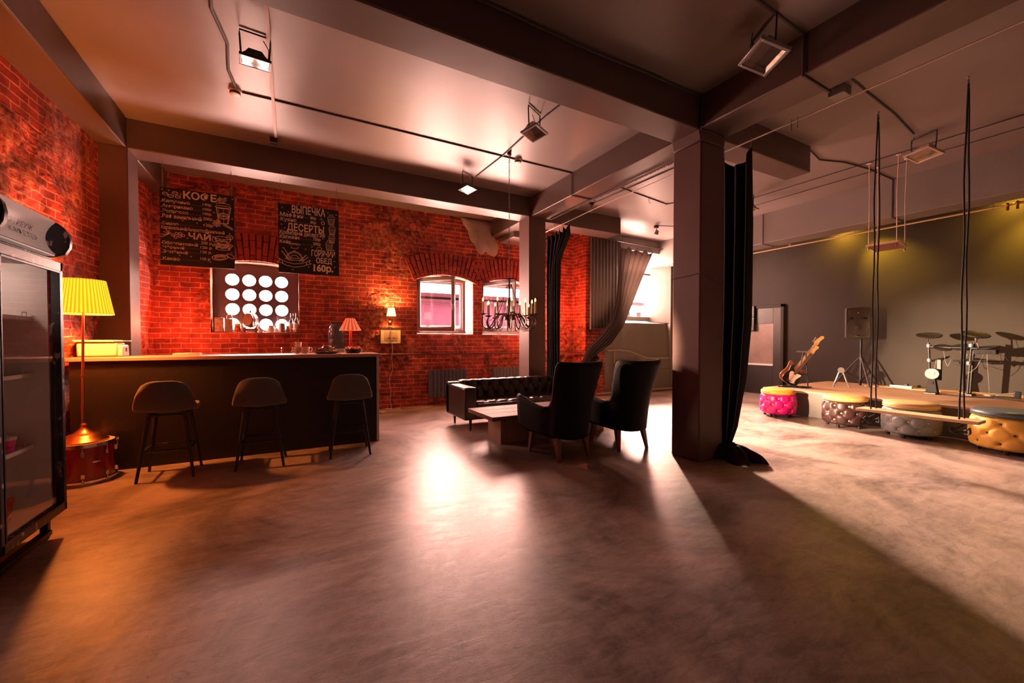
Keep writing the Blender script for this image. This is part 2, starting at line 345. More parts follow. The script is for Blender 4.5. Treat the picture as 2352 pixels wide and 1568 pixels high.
G().box(-2.4,2.2,8.42,8.45,0,4).box(3.4,3.62,8.42,8.45,0,4).box(4.82,6.4,8.42,8.45,0,4).box(-1.12,.13,8.42,8.45,0,1.44) if 0 else None
# pier projecting into the room, then the grey painted wall with a splayed window recess
wp=brickwall('wall_pier',lambda u,z,d:(6.02-d,8.0-u,z),0,.5,0,HC,[],mats=[mBrick],amp=.008)
brickwall('wall_pier_front',lambda u,z,d:(u,7.5-d,z),6.02,6.60,0,HC,[],mats=[mBrick],amp=.006)
g=G()
# grey wall: outline with opening (7.15..8.75, 1.78..3.45), splayed to the window (7.5..8.68,1.95..3.35) at y 7.95
A=[(7.15,0.55),(8.86,0.55),(8.86,3.55),(7.15,3.55)]; 
g.box(6.60,7.15,7.5,8.2,0,HC).box(8.86,10.5,7.5,8.2,0,HC).box(7.15,8.86,7.5,8.2,3.55,HC)
g.box(7.15,8.86,7.5,8.2,0,.55)
g.hexa([(7.15,7.5,.55),(8.86,7.5,.55),(8.70,8.2,.55),(7.15,8.2,.55)],[(7.15,7.62,1.76),(8.86,7.62,1.76),(8.70,8.2,1.84),(7.15,8.2,1.84)])
g.hexa([(8.60,7.95,1.80),(8.87,7.5,1.76),(8.87,8.2,1.76),(8.62,8.2,1.84)],[(8.60,7.95,3.55),(8.87,7.5,3.55),(8.87,8.2,3.55),(8.62,8.2,3.55)])
g.box(6.4,10.5,8.2,8.3,0,1.8).box(8.72,10.5,8.2,8.3,1.8,HC).box(6.4,7.2,8.2,8.3,1.8,HC)
g.make('wall_grey',mGrey,kind='structure',bevel=.015)
G().add([(-2.13,Y0-.2,0),(-1.895,6.62,0),(-1.895,6.62,HC),(-2.13,Y0-.2,HC)],[(0,1,2,3)]) if 0 else None
def wl(u,z,d): # left wall, slightly skewed
    x=-1.895-(6.3-u)*.052*(1 if u>2 else 1); x=max(x,-2.25); return (x+d,u,z)
brickwall('wall_left',wl,-3.3,8.0,0,HC,[],mats=[mBrick],amp=.016)
G().box(X1,X1+.2,Y0-.2,8.3,0,HC).make('wall_right',mBlack,kind='structure')
G().box(-2.4,10.5,Y0-.2,Y0,0,HC).make('wall_front',mGrey,kind='structure')
G().box(-2.5,-2.26,Y0-.2,8.6,0,HC).make('wall_outer_left',mGrey,kind='structure')
# outer skin of the back wall around the openings so no daylight leaks
g=G()
for x0,x1,z0,z1 in ((-2.5,-1.12,0,4),(.13,2.2,0,4),(3.4,3.62,0,4),(4.82,6.62,0,4),(-1.12,.13,0,1.44),(-1.12,.13,2.6,4),(2.2,3.4,0,1.44),(2.2,3.4,2.62,4),(3.62,4.82,0,1.44),(3.62,4.82,2.62,4)):
    g.box(x0,x1,8.40,8.46,z0,z1)
g.make('wall_outer_back',mGrey,kind='structure',smooth=None)
# beams and columns
ZB=3.53
G().box(-2.3,4.2,2.86,3.21,ZB,HC+.02).box(4.2,6.07,2.89,3.21,ZB,HC+.02).make('beam_front',mBeam,kind='structure',bevel=.012)
G().box(-2.0,4.1,6.29,6.65,ZB,HC+.02).box(4.1,6.09,6.44,6.87,ZB,HC+.02).make('beam_back',mBeam,kind='structure',bevel=.012)
G().box(3.80,4.22,Y0,2.861,ZB,HC+.02).box(3.80,4.22,3.209,6.291,ZB,HC+.02).box(3.80,4.1,6.64,8.0,ZB,HC+.02).make('beam_middle',mBeam,kind='structure',bevel=.012)
G().box(-2.4,-1.65,Y0,2.861,ZB,HC+.02).box(-2.3,-1.65,3.209,6.291,ZB,HC+.02).make('beam_left',mBeam,kind='structure',bevel=.012)
G().box(-2.0,-1.64,6.64,8.0,ZB,HC+.02).make('beam_corner',mBeam,kind='structure',bevel=.012)
G().box(8.43,8.9,Y0,8.0,3.27,HC+.02).make('beam_stage',mGrey,kind='structure',bevel=.012)
g=G().box(3.825,4.215,2.855,3.215,0,3.42)
g.hexa([(3.825,2.855,3.42),(4.215,2.855,3.42),(4.215,3.215,3.42),(3.825,3.215,3.42)],[(3.79,2.85,ZB+.01),(4.22,2.85,ZB+.01),(4.22,3.22,ZB+.01),(3.79,3.22,ZB+.01)])
g.make('column_middle',mColumn,kind='structure',bevel=.015)
G().box(3.765,4.115,6.285,6.66,0,ZB+.01).make('column_back',mColumn,kind='structure',bevel=.012)
G().box(-1.95,-1.64,6.285,6.66,0,ZB+.01).make('column_left',mColumn,kind='structure',bevel=.012)
# stage platform
mStageTop=M('worn_stage_boards',(.60,.38,.25),.5,nz=(3,.2,(.36,.22,.14)),stretch=(6,.6,1),bump=(8,.3,.004))
mRiser=M('stage_riser_paint',(.21,.185,.17),.5,nz=(2,.2,(.14,.125,.12)))
st=thing('stage','low stage platform with worn wooden boards along the black wall','stage',(7.75,4.44,0))
G().box(.02,2.43,-7.6,-.02,0,.405).make('riser',mRiser,parent=st,bevel=.006)
G().box(0,2.43,-7.6,0,.405,.437).make('stage_floor',mStageTop,parent=st,bevel=.005)
# ================================================================ windows
mPanel=M('perforated_panel_paint',(.10,.065,.085),.45)
w1=thing('window_1','perforated dark panel with sixteen round openings in the bar window','window',(-.495,8.24,1.44)); w1['kind']='structure'
g=G(); cx0,cz0,px,pz,rr=-.36,.145,.2395,.2475,.096
xs=[cx0+px*(i-.5) for i in range(5)]; zz=[cz0+pz*(i-.5) for i in range(5)]
n=32
for i in range(4):
    for j in range(4):
        cx,cz=cx0+px*i,cz0+pz*j; hx,hz=px/2,pz/2; vs=[];fs=[]
        for y in (0,.012):
            for k in range(n):
                a=2*PI*k/n; c,s_=math.cos(a),math.sin(a); t=1/max(abs(c)/hx,abs(s_)/hz)
                vs.append((cx+rr*c,y,cz+rr*s_)); vs.append((cx+t*c,y,cz+t*s_))
            # snap the four corner samples
        for k in range(n):
            k2=(k+1)%n; a,b,c,d=2*k,2*k+1,2*k2+1,2*k2; o=2*n
            fs+= [(a,b,c,d),(o+a,o+d,o+c,o+b),(a,d,o+d,o+a)]
        for (sx,sz) in ((1,1),(-1,1),(-1,-1),(1,-1)):
            pass
        g.add(vs,fs)
        for sx in (-1,1):
            for sz in (-1,1):   # close the little corner triangles left by the radial mesh
                a=math.atan2(hz*sz,hx*sx)%(2*PI); k=int(a/(2*PI/n)); 
                for y in (0,.012):
                    P=[]
                    for q in (k,k+1):
                        aa=2*PI*q/n; c,s_=math.cos(aa),math.sin(aa); t=1/max(abs(c)/hx,abs(s_)/hz); P.append((cx+t*c,y,cz+t*s_))
                    g.add([P[0],(cx+hx*sx,y,cz+hz*sz),P[1]],[(0,1,2)])
g.box(-.66,xs[0],0,.012,-.02,1.2).box(xs[4],.66,0,.012,-.02,1.2).box(xs[0],xs[4],0,.012,-.02,zz[0]).box(xs[0],xs[4],0,.012,zz[4],1.2)
g.make('panel',mPanel,parent=w1,smooth=None)
def casement(name,x0,x1,ang,label):
    wt=thing(name,label,'window',(x0,8.2,1.46)); wt['kind']='structure'; W=x1-x0; H=1.14
    def fr(g,a,b,c,d,t,y0,y1): g.box(a,b,y0,y1,c,c+t).box(a,b,y0,y1,d-t,d).box(a,a+t,y0,y1,c+t,d-t).box(b-t,b,y0,y1,c+t,d-t)
    g=G(); fr(g,0,W,0,H,.07,-.03,.07); g.box(.0,W,-.06,-.03,0,.035); fr(g,.07,W-.07,.07,H-.07,.022,.0,.045)
    fr(g,.092,W-.092,.092,H-.092,.018,.02,.06)
    g.make('window_frame',mFrame,parent=wt,bevel=.005)
    G().box(.11,W-.11,.045,.05,.11,H-.11).make('glass_pane',mGlass,parent=wt,smooth=None)
    s=G(); M_=Matrix.Translation((.03,-.03,0))@Matrix.Rotation(-ang,4,'Z'); s.M=M_
    sw=W*.80; fr(s,0,sw,.04,H-.03,.06,-.05,0); fr(s,.06,sw-.06,.1,H-.09,.02,-.035,-.012)
    so=s.make('open_sash',mFrame,parent=wt,bevel=.005)
    q=G(); q.M=M_; q.box(.08,sw-.08,-.026,-.022,.12,H-.11); q.make('glass_pane',mGlass,parent=so,smooth=None)
    q=G(); q.M=M_; q.box(sw-.045,sw-.02,-.075,-.05,.5,.56).box(sw-.045,sw-.02,-.085,-.07,.44,.56); q.make('handle',mWhiteP,parent=so,bevel=.004)
    return wt
casement('window_2',2.23,3.30,R(48),'casement window with its sash swung open, nearer the wall lamp')
casement('window_3',3.64,4.78,R(62),'casement window with open sash behind the candle chandelier')
# tall window of the grey wall
w4=thing('window_4','tall white-lit window beside the tied grey curtain','window',(7.55,7.97,1.95)); w4['kind']='structure'
g=G(); W,H=1.08,1.5
for a,b,c,d in ((-.1,W+.1,-.12,0),(-.1,W+.1,H,H+.1),(-.1,0,0,H),(W,W+.1,0,H),(0,W,1.12,1.17)): g.box(a,b,0,.08,c,d)
g.make('window_frame',mGrey,parent=w4,bevel=.006)
G().box(0,W,.05,.055,0,H).make('glass_pane',mGlass,parent=w4,smooth=None)

# ================================================================ outside, seen through the windows
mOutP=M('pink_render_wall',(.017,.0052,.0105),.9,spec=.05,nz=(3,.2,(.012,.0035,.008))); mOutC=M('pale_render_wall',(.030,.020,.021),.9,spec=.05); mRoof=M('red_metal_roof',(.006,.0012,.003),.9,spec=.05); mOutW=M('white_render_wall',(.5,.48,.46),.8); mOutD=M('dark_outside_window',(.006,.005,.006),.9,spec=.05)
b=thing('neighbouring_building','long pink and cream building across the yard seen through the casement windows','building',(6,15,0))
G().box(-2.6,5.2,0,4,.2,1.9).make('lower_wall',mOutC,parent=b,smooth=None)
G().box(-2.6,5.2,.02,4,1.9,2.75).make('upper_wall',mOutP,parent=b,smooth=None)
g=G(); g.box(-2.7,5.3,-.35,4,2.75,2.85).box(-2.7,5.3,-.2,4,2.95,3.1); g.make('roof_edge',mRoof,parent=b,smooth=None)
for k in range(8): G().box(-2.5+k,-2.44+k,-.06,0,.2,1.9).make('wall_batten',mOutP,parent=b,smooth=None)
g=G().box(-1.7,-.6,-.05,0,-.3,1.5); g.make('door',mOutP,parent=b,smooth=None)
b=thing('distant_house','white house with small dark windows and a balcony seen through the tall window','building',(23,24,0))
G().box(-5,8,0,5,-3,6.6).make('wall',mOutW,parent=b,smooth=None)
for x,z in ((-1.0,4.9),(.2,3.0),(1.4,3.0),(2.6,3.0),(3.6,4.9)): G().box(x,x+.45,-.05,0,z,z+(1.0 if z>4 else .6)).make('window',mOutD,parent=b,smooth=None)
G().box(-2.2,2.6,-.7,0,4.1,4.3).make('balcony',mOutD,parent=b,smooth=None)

# ================================================================ bar
mTop=M('bar_top_laminate',(.56,.32,.22),.48,nz=(4,.2,(.44,.25,.17)),stretch=(.4,4,1)); mFront=M('black_bar_board',(.012,.009,.009),.5,spec=.3,nz=(30,.3,(.017,.013,.012)),bump=(200,.25,.002)); mEdge=M('pale_edge_board',(.55,.48,.46),.45)
b=thing('bar_counter','long black-fronted bar counter with pale wooden top','bar counter',(-1.9,5.47,0))
G().box(.02,2.885,0,.03,0,1.095).make('front_panel',mFront,parent=b,bevel=.003)
G().box(2.87,2.9,-.01,.55,0,1.095).make('end_panel',mEdge,parent=b,bevel=.003)
G().box(0,2.93,-.03,.60,1.097,1.137).make('countertop',mTop,parent=b,bevel=.006)
G().box(.02,2.87,.53,.55,.02,.9).make('back_panel',mFront,parent=b,smooth=None)
wc=thing('work_counter','low work counter behind the bar under the perforated window','counter',(-1.8,7.35,0))
G().box(0,2.2,0,.55,.05,.87).make('cabinet',mFront,parent=wc,bevel=.004); G().box(-.02,2.22,-.03,.57,.87,.905).make('worktop',mGMetal,parent=wc,bevel=.004)
f=thing('water_tap','small chrome swan-neck tap rising behind the bar top','tap',(-.13,7.55,.905))
G().tube([(0,0,0),(0,0,.22)]+[(0,-.06+.06*math.cos(a),.22+.06*math.sin(a)) for a in [PI*i/8 for i in range(1,9)]]+[(0,-.12,.18)],.012,10).make('spout',mChrome,parent=f)
G().cyl((0,0,0),.025,.03).rod((0,0,.04),(.06,0,.08),.008).make('base',mChrome,parent=f)

# ---- stools
mStool=M('charcoal_fabric',(.085,.078,.078),.85,bump=(260,.5,.002),sheen=.3); 
def stool():
    t=thing('bar_stool','','stool',(0,0,0),0,'bar stools along the counter')
    # seat shell: u across, v from back top to front edge
    def sh(off):
        def fn(u,v):
            a=(u-.5)*2
            if v<.6:
                k=v/.6; hw=.178+.064*math.sin(k*PI/2)
                z=.93-.275*k-(1-k)*.075*abs(a)**3.5; y=-.225+.03*math.sin(k*PI)*-1+.035*k*k+(.07*a*a)*(.7+.5*k); x=math.sin(a*PI/2*.93)/math.sin(PI/2*.93)*hw if k<.0 else a*hw
                x*=1-.10*(1-k)*abs(a)**6
            else:
                k=(v-.6)/.4; hw=.242-.035*k; x=a*hw*(1-.1*k*k*abs(a)**4)
                y=-.19+.41*math.sin(k*PI/2*.9)+(.084*a*a)*(1-k); z=.655-.022*math.sin(min(1,k*2)*PI/2)+.03*a*a
                z+=.008*k
            return (x,y,z)
        return fn
    o=G().grid(sh(0),16,22).make('seat_shell',mStool,parent=t,solid=.05,sub=1,smooth=180)
    G().tube([(-.13,-.12,.60),(.13,-.12,.60),(.13,.14,.60),(-.13,.14,.60)],.012,8,closed=True).make('seat_frame',mDark,parent=t)
    for sx in (-1,1):
        for sy in (-1,1):
            G().rod((sx*.13,.01+sy*.12,.625),(sx*.21,sy*.20,0),.020,.012,12).make('leg',mDark,parent=t)
    def at(sx,sy,z): k=(.64-z)/.64; return (sx*(.13+.08*k),(.01+sy*.12)*(1-k)+sy*.2*k,z)
    c=[at(-1,-1,.27),at(1,-1,.27),at(1,1,.27),at(-1,1,.27)]
    g=G()
    for i in range(4): g.rod(c[i],c[(i+1)%4],.0105)
    g.make('footrest',mDark,parent=t)
    return t
s0=stool(); s0.location=(-1.04,5.06,0); s0['label']='charcoal bar stool closest to the floor lamp and drum'
dup(s0,(-.28,5.045,0),R(-2),'charcoal bar stool in the middle of the three at the bar')
dup(s0,(.59,5.06,0),R(-3),'charcoal bar stool closest to the bar counter end panel')

# ---- printer
mPr=M('cream_plastic',(.72,.60,.42),.35)
p=thing('printer','cream office printer on the bar beside the pillar','printer',(-1.71,5.76,1.138),R(4))
G().box(-.17,.13,-.16,.16,0,.145).make('body',mPr,parent=p,bevel=.018)
G().hexa([(.11,-.15,0),(.17,-.13,0),(.17,.13,0),(.11,.15,0)],[(.11,-.15,.13),(.165,-.12,.12),(.165,.12,.12),(.11,.15,.13)]).make('front_panel',mWhiteP,parent=p,bevel=.012)
G().box(-.19,.11,-.175,.17,.150,.172).box(.11,.185,-.15,.15,.156,.166).make('scanner_lid',mPr,parent=p,bevel=.008)
G().box(.168,.173,-.02,.02,.05,.09).make('button',mDark,parent=p,bevel=.002)
G().box(-.12,.12,-.07,.07,0,.028).make('flat_tray',mWhiteP,smooth=None,bevel=.002,label='small flat pale tray lying on the bar top',cat='tray').location=(-1.02,5.75,1.137)

# ---- cups on the bar
mCup=M('stoneware',(.85,.66,.55),.4)
def cup(label,loc,r=.042,h=.06,handle=0,rx=0):
    t=thing('coffee_cup',label,'cup',loc,0,'cups stacked on the bar top'); t.rotation_euler=(rx,0,handle)
    G().lathe([(r*.55,0),(r*.8,h*.15),(r*.97,h*.5),(r,h),(r*.93,h),(r*.88,h*.5),(r*.5,h*.12)],20).make('bowl',mCup,parent=t)
    G().tube([(r*.92,0,h*.85),(r*1.35,0,h*.9),(r*1.6,0,h*.6),(r*1.3,0,h*.3),(r*.8,0,h*.3)],.006,8).make('handle',mCup,parent=t)
cup('low cup at the base of the cup stack, beside the round mug',(.075,5.86,1.1395),.043,.045,PI)
cup('middle cup of the stack, resting in the lowest one',(.078,5.86,1.175),.041,.045,PI)
cup('straight-sided cup topping the stack beside the round mug',(.085,5.86,1.212),.036,.075,PI)
cup('large round mug with its handle raised, next to the stack',(.160,5.83,1.139),.052,.085,0)

# ---- tray of wrapped sweets and bowl
mTray=M('black_tray',(.02,.018,.018),.3); mCello=M('cellophane',(.75,.55,.42),.15,nz=(18,.15,(.5,.26,.16)),bump=(22,1,.01)); mPap=M('pale_paper',(.8,.72,.6),.6)
t=thing('pastry_tray','black tray heaped with cellophane wrapped pastries near the cups','tray',(.40,5.76,1.1375))
G().lathe([(.10,0),(.155,.012),(.16,.02),(.15,.018),(.09,.006)],28).make('tray_dish',mTray,parent=t)
random.seed(3)
for k in range(12):
    a=random.uniform(0,2*PI); r=random.uniform(.0,.10); m=Mx((r*math.cos(a),r*math.sin(a),.026+.05*(1-r/.12)+random.uniform(0,.015)),random.uniform(-.35,.35),random.uniform(-.35,.35),random.uniform(0,3))
    g=G(); g.M=m; g.grid(lambda u,v:((u-.5)*.12*(1-.0*v),(v-.5)*.06,.014*math.sin(PI*u)*math.sin(PI*v)+.004*math.sin(u*19+k)),8,5); g.make('wrapped_pastry',mCello,parent=t,solid=.006)
bo=thing('snack_bowl','round black bowl of orange sweets under the small table lamp','bowl',(.73,5.78,1.1375))
G().lathe([(.07,0),(.105,.012),(.115,.05),(.118,.055),(.108,.05),(.06,.012)],30).make('bowl_dish',mTray,parent=bo)
mOr=M('orange_sweet',(.95,.22,.09),.3); 
for k in range(30):
    a=random.uniform(0,2*PI); r=.095*math.sqrt(random.random()); g=G(); g.M=Mx((r*math.cos(a),r*math.sin(a),.055+.022*random.random()),random.random()*3,random.random()*3,0)
    g.ball((0,0,0),.018,.011,.010,8,6); g.make('sweet',mOr,parent=bo)
G().add([(-.14,-.09,0),(.12,-.10,0),(.14,.07,0),(-.11,.09,0)],[(0,1,2,3)]).make('paper_sheet',mPap,solid=.001,smooth=None,label='pale sheet of paper under the black snack bowl',cat='paper').location=(.70,5.75,1.1368)

# ---- table lamp behind bowl
mShadeR=shademat('orange_pleated_shade',(.80,.16,.07),(1,.16,.06),.28,14,.6); 
mShadeY=shademat('yellow_pleated_shade',(.85,.50,.06),(1,.49,.018),.50,46,.55)
mShadeW=M('cream_lamp_shade',(.9,.7,.4),.7,emit=((1,.60,.20),1.6))
def pleat(r0,r1,h,n,d=.012):
    m=n*4
    return G().grid(lambda u,v:((r0+(r1-r0)*v+d*(.4 if int(round(u*m))%2 else -.4))*math.cos(2*PI*u),(r0+(r1-r0)*v+d*(.4 if int(round(u*m))%2 else -.4))*math.sin(2*PI*u),h*v),m,6,cu=True)
t=thing('table_lamp','small table lamp with a pleated orange shade on the bar','lamp',(.715,5.95,1.138))
pleat(.138,.056,.165,14,.006).make('lamp_shade',mShadeR,parent=t,solid=.002,smooth=None).location=(0,0,.305)
g=G()
for k in range(3): g.rod((.012*math.cos(k*2.1),.012*math.sin(k*2.1),.02),(.012*math.cos(k*2.1),.012*math.sin(k*2.1),.34),.007)
g.make('stem',M('red_lacquer',(.5,.06,.05),.3),parent=t); G().lathe([(.06,0),(.06,.012),(.02,.03),(.012,.04)],24).make('base',M('red_lacquer_base',(.4,.05,.04),.3),parent=t)
# ---- water dispenser bottle
mWB=M('blue_bottle_plastic',(.16,.19,.26),.12,spec=.8,trans=.35)
t=thing('water_dispenser','blue upturned water bottle on a white dispenser behind the table lamp','water dispenser',(.70,7.72,.0))
G().lathe([(.13,0),(.135,.02),(.128,.05),(.135,.08),(.135,.14),(.127,.16),(.135,.18),(.135,.30),(.128,.32),(.135,.34),(.12,.40),(.05,.44)],28).make('bottle',mWB,parent=t,smooth=60).location=(0,0,1.17)
G().box(-.15,.15,-.16,.16,.02,1.12).box(-.13,.13,-.13,.13,1.12,1.17).make('cabinet',mWhiteP,parent=t,bevel=.01)

# ---- things on the bar window sill (z 1.44)
mTinA=M('tea_tin_print',(.42,.24,.17),.45,nz=(20,.12,(.25,.13,.1))); mTinB=M('dark_tin',(.16,.11,.09),.4,nz=(25,.2,(.28,.2,.16)))
SZ=1.448
def sill(x): return (x,8.11,SZ)
t=thing('tea_tin','pale brown printed tea tin at the edge of the bar window sill','tin',sill(-1.02)); G().box(-.06,.06,-.06,.06,0,.165).make('body',mTinA,parent=t,bevel=.006); G().box(-.062,.062,-.062,.062,.165,.178).make('lid',mGMetal,parent=t,bevel=.004)
t=thing('grater','metal box grater with a looped handle on the bar window sill','grater',sill(-.89)); G().hexa([(-.055,-.04,0),(.055,-.04,0),(.055,.04,0),(-.055,.04,0)],[(-.045,-.03,.165),(.045,-.03,.165),(.045,.03,.165),(-.045,.03,.165)]).make('body',mTinB,parent=t,bevel=.004)
G().tube([(-.04,0,.165),(-.04,0,.19),(-.02,0,.225),(.02,0,.225),(.04,0,.19),(.04,0,.165)],.007).make('handle',mGMetal,parent=t)
t=thing('jam_jar','glass jar with a yellow lid and red jam on the window sill','jar',sill(-.775)); G().lathe([(.04,0),(.046,.01),(.046,.06),(.038,.08)],20).make('jar_body',M('red_jam',(.5,.10,.05),.2),parent=t); G().lathe([(.044,.08),(.046,.085),(.046,.105),(.042,.108)],20).make('lid',M('yellow_lid',(.75,.55,.08),.4),parent=t)
t=thing('wooden_cask','small wooden cask with metal hoops lying on its stand','cask',sill(-.595)); mW=M('dark_cask_wood',(.26,.11,.075),.45,nz=(9,.2,(.17,.065,.045)),stretch=(4,1,1))
g=G(); g.M=Mx((0,0,.155),PI/2,0,R(-22)); g.lathe([(.075,-.1),(.09,-.06),(.10,0),(.09,.06),(.075,.1)],28); g.make('barrel',mW,parent=t)
g=G(); g.M=Mx((0,0,.155),PI/2,0,R(-22)); 
for z,r in ((-.085,.083),(-.04,.097),(.04,.097),(.085,.083)):
    g=G(); g.M=Mx((0,0,.155),PI/2,0,R(-22)); g.lathe([(r,z-.006),(r+.002,z-.006),(r+.002,z+.006),(r,z+.006)],28,cap=False).make('hoop',mDark,parent=t)
G().box(-.10,-.06,-.05,.05,0,.06).box(.06,.10,-.05,.05,0,.06).box(-.11,.11,-.02,.02,.02,.045).make('stand',mW,parent=t,bevel=.004)
G().cyl((0,0,.25),.014,.03).make('bung',mDark,parent=t); g=G(); g.rod((.05,-.11,.1),(.055,-.15,.1),.006).rod((.055,-.15,.08),(.055,-.15,.13),.006); g.make('spigot',mChrome,parent=t)
t=thing('glass_carafe','clear glass carafe with a wide neck beside the wooden cask','carafe',sill(-.45)); G().lathe([(.045,0),(.05,.02),(.045,.06),(.03,.09),(.035,.12)],20,cap=False).make('carafe_body',mGlass,parent=t,solid=.004); G().tube([(.04,0,.10),(.07,0,.09),(.07,0,.04),(.05,0,.03)],.005).make('handle',mGlass,parent=t)
t=thing('french_press','white teapot with a dark lidded strainer on the window sill','teapot',sill(-.295)); G().lathe([(.05,0),(.058,.02),(.052,.06),(.04,.075)],20).make('pot',mWhiteP,parent=t); G().cyl((0,0,.075),.042,.012).cyl((0,0,.087),.008,.02).make('lid',mDark,parent=t); G().tube([(-.05,0,.06),(-.085,0,.06),(-.085,0,.02),(-.05,0,.015)],.006).make('handle',mWhiteP,parent=t); G().rod((.05,0,.03),(.09,0,.075),.009,.006).make('spout',mWhiteP,parent=t)
t=thing('cutlery_holder','perforated steel holder with upright spoons on the window sill','cutlery holder',sill(-.135)); G().lathe([(.05,0),(.052,.12),(.05,.12),(.048,.004)],20).make('holder',mGMetal,parent=t)
for a,b_ in ((-.07,.20),(-.04,.19),(.05,.2),(-.055,.17)): G().rod((0,0,.02),(a,0,b_),.005).ball((a,0,b_),.011,.004,.018,8,6).make('spoon',mGMetal,parent=t)
t=thing('sugar_box','small beige printed box between the cutlery holder and bottles','box',sill(-.045)); G().box(-.025,.025,-.02,.02,0,.09).make('carton',mTinA,parent=t,bevel=.002)
mBot=glassmat('bottle_glass',(.86,.90,.88),.2)
def bottle(x,dy,liq,label,h=.25,r=.034):
    t=thing('syrup_bottle',label,'bottle',(x,8.11+dy,SZ),0,'bottles on the bar window sill')
    G().lathe([(r*.95,0),(r,.01),(r,h*.56),(r*.8,h*.64),(r*.38,h*.76),(r*.34,h*.94)],20).make('bottle_body',mBot,parent=t)
    G().cyl((0,0,.004),r*.9,h*.16).make('liquid',M('liquid',liq,.1),parent=t)
    G().lathe([(r+.001,h*.2),(r+.001,h*.48)],20,cap=False).make('bottle_label',mPap,parent=t)
    G().cyl((0,0,h*.93),r*.42,h*.09).make('cap',mTinB,parent=t)
bottle(.006,-.03,(.7,.06,.02),'bottle holding a little red syrup, first after the cutlery holder')
bottle(.045,.06,(.5,.4,.3),'slim clear bottle standing behind the other two',.25,.026)
bottle(.086,-.02,(.75,.42,.05),'bottle holding a little amber syrup, closest to the window jamb',.255,.036)

for o in list(COL.objects):
    if o.parent is None and o.type=='EMPTY' and abs(o.location.y-8.11)<.09 and abs(o.location.z-SZ)<.002: o.scale=(1,1.1,1.3)
# ================================================================ menu boards
mChalk=M('chalk_black_board',(.012,.011,.012),.55); mCh=M('cream_chalk',(.95,.78,.60),.8)
def text(s,g,x,z,w=None,h=.05,wt=0,al='L'):
    """flat lettering in the board plane; x left edge, z baseline, fitted to width w"""
    cu=bpy.data.curves.new('t','FONT'); cu.body=s; cu.size=1; cu.resolution_u=3; cu.offset=wt
    o=bpy.data.objects.new('t',cu); COL.objects.link(o); dg=bpy.context.evaluated_depsgraph_get(); dg.update()
    me=o.evaluated_get(dg).to_mesh(); vs=[v.co.copy() for v in me.vertices]; fs=[tuple(p.vertices) for p in me.polygons]
    o.evaluated_get(dg).to_mesh_clear(); bpy.data.objects.remove(o); bpy.data.curves.remove(cu)
    if not vs: return
    x0=min(v.x for v in vs); x1=max(v.x for v in vs); sz=h/.73
    sx=(w/(x1-x0)) if w else sz
    if al=='R': x=x-(x1-x0)*sx
    g.add([(x+(v.x-x0)*sx,0,z+v.y*sz) for v in vs],fs)
def star(g,x,z,r=.012):
    for k in range(6):
        a=k*PI/3+.3; g.add([(x+.002*math.cos(a+1.57),0,z+.002*math.sin(a+1.57)),(x+r*math.cos(a),0,z+r*math.sin(a)),(x-.002*math.cos(a+1.57),0,z-.002*math.sin(a+1.57))],[(0,1,2)])
def line(g,pts,w=.0022,closed=False):
    pts=list(pts)+([pts[0]] if closed else [])
    for (a,b),(c,d) in zip(pts,pts[1:]):
        L_=math.hypot(c-a,d-b) or 1; nx,nz_=-(d-b)/L_*w,(c-a)/L_*w
        g.add([(a+nx,0,b+nz_),(c+nx,0,d+nz_),(c-nx,0,d-nz_),(a-nx,0,b-nz_)],[(0,1,2,3)])
def ell(cx,cz,rx,rz,a0=0,a1=2*PI,n=18,rot=0):
    out=[]
    for i in range(n+1):
        a=a0+(a1-a0)*i/n; x,z=rx*math.cos(a),rz*math.sin(a); out.append((cx+x*math.cos(rot)-z*math.sin(rot),cz+x*math.sin(rot)+z*math.cos(rot)))
    return out
def dots(g,x0,x1,z):
    x=x0
    while x<x1: g.add([(x,0,z),(x+.003,0,z),(x+.003,0,z+.003),(x,0,z+.003)],[(0,1,2,3)]); x+=.009
def cupcake(g,cx,cz,s):
    line(g,[(cx-.034*s,cz+.03*s),(cx-.024*s,cz-.03*s),(cx+.024*s,cz-.03*s),(cx+.034*s,cz+.03*s)],.0022,True)
    for k in range(-2,3): line(g,[(cx+k*.0125*s,cz+.028*s),(cx+k*.009*s,cz-.028*s)],.0018)
    for q,(w,h) in enumerate(((.038,.014),(.03,.014),(.02,.012))): line(g,ell(cx,cz+(.036+q*.017)*s,w*s,h*s,0,PI),.0022)
def chainpair(t,x0,x1,z0,z1,par):
    for x in (x0,x1):
        g=G(); n=int((z1-z0)/.022)
        for k in range(n):
            z=z0+.022*(k+.5); P=[]
            for i in range(8):
                a=2*PI*i/8; u=.0055*math.cos(a); v=.0145*math.sin(a); P.append((x+(u if k%2 else 0),(0 if k%2 else u),z+v))
            g.tube(P,.0018,5,closed=True)
        g.make('chain',mGMetal,parent=t)
def board(label,x,y,z,W,H,rz,draw):
    t=thing('menu_board',label,'menu board',(x,y,z),rz,'hand lettered menu boards over the bar')
    G().box(0,W,0,.012,0,H).make('board',mChalk,parent=t,bevel=.002)
    g=G(); g.M=Matrix.Translation((0,-.0015,0)); draw(g,W,H); g.make('chalk_lettering',mCh,parent=t,smooth=None)
    chainpair(t,.03,W-.03,H-.01,3.53-z,t)
    return t
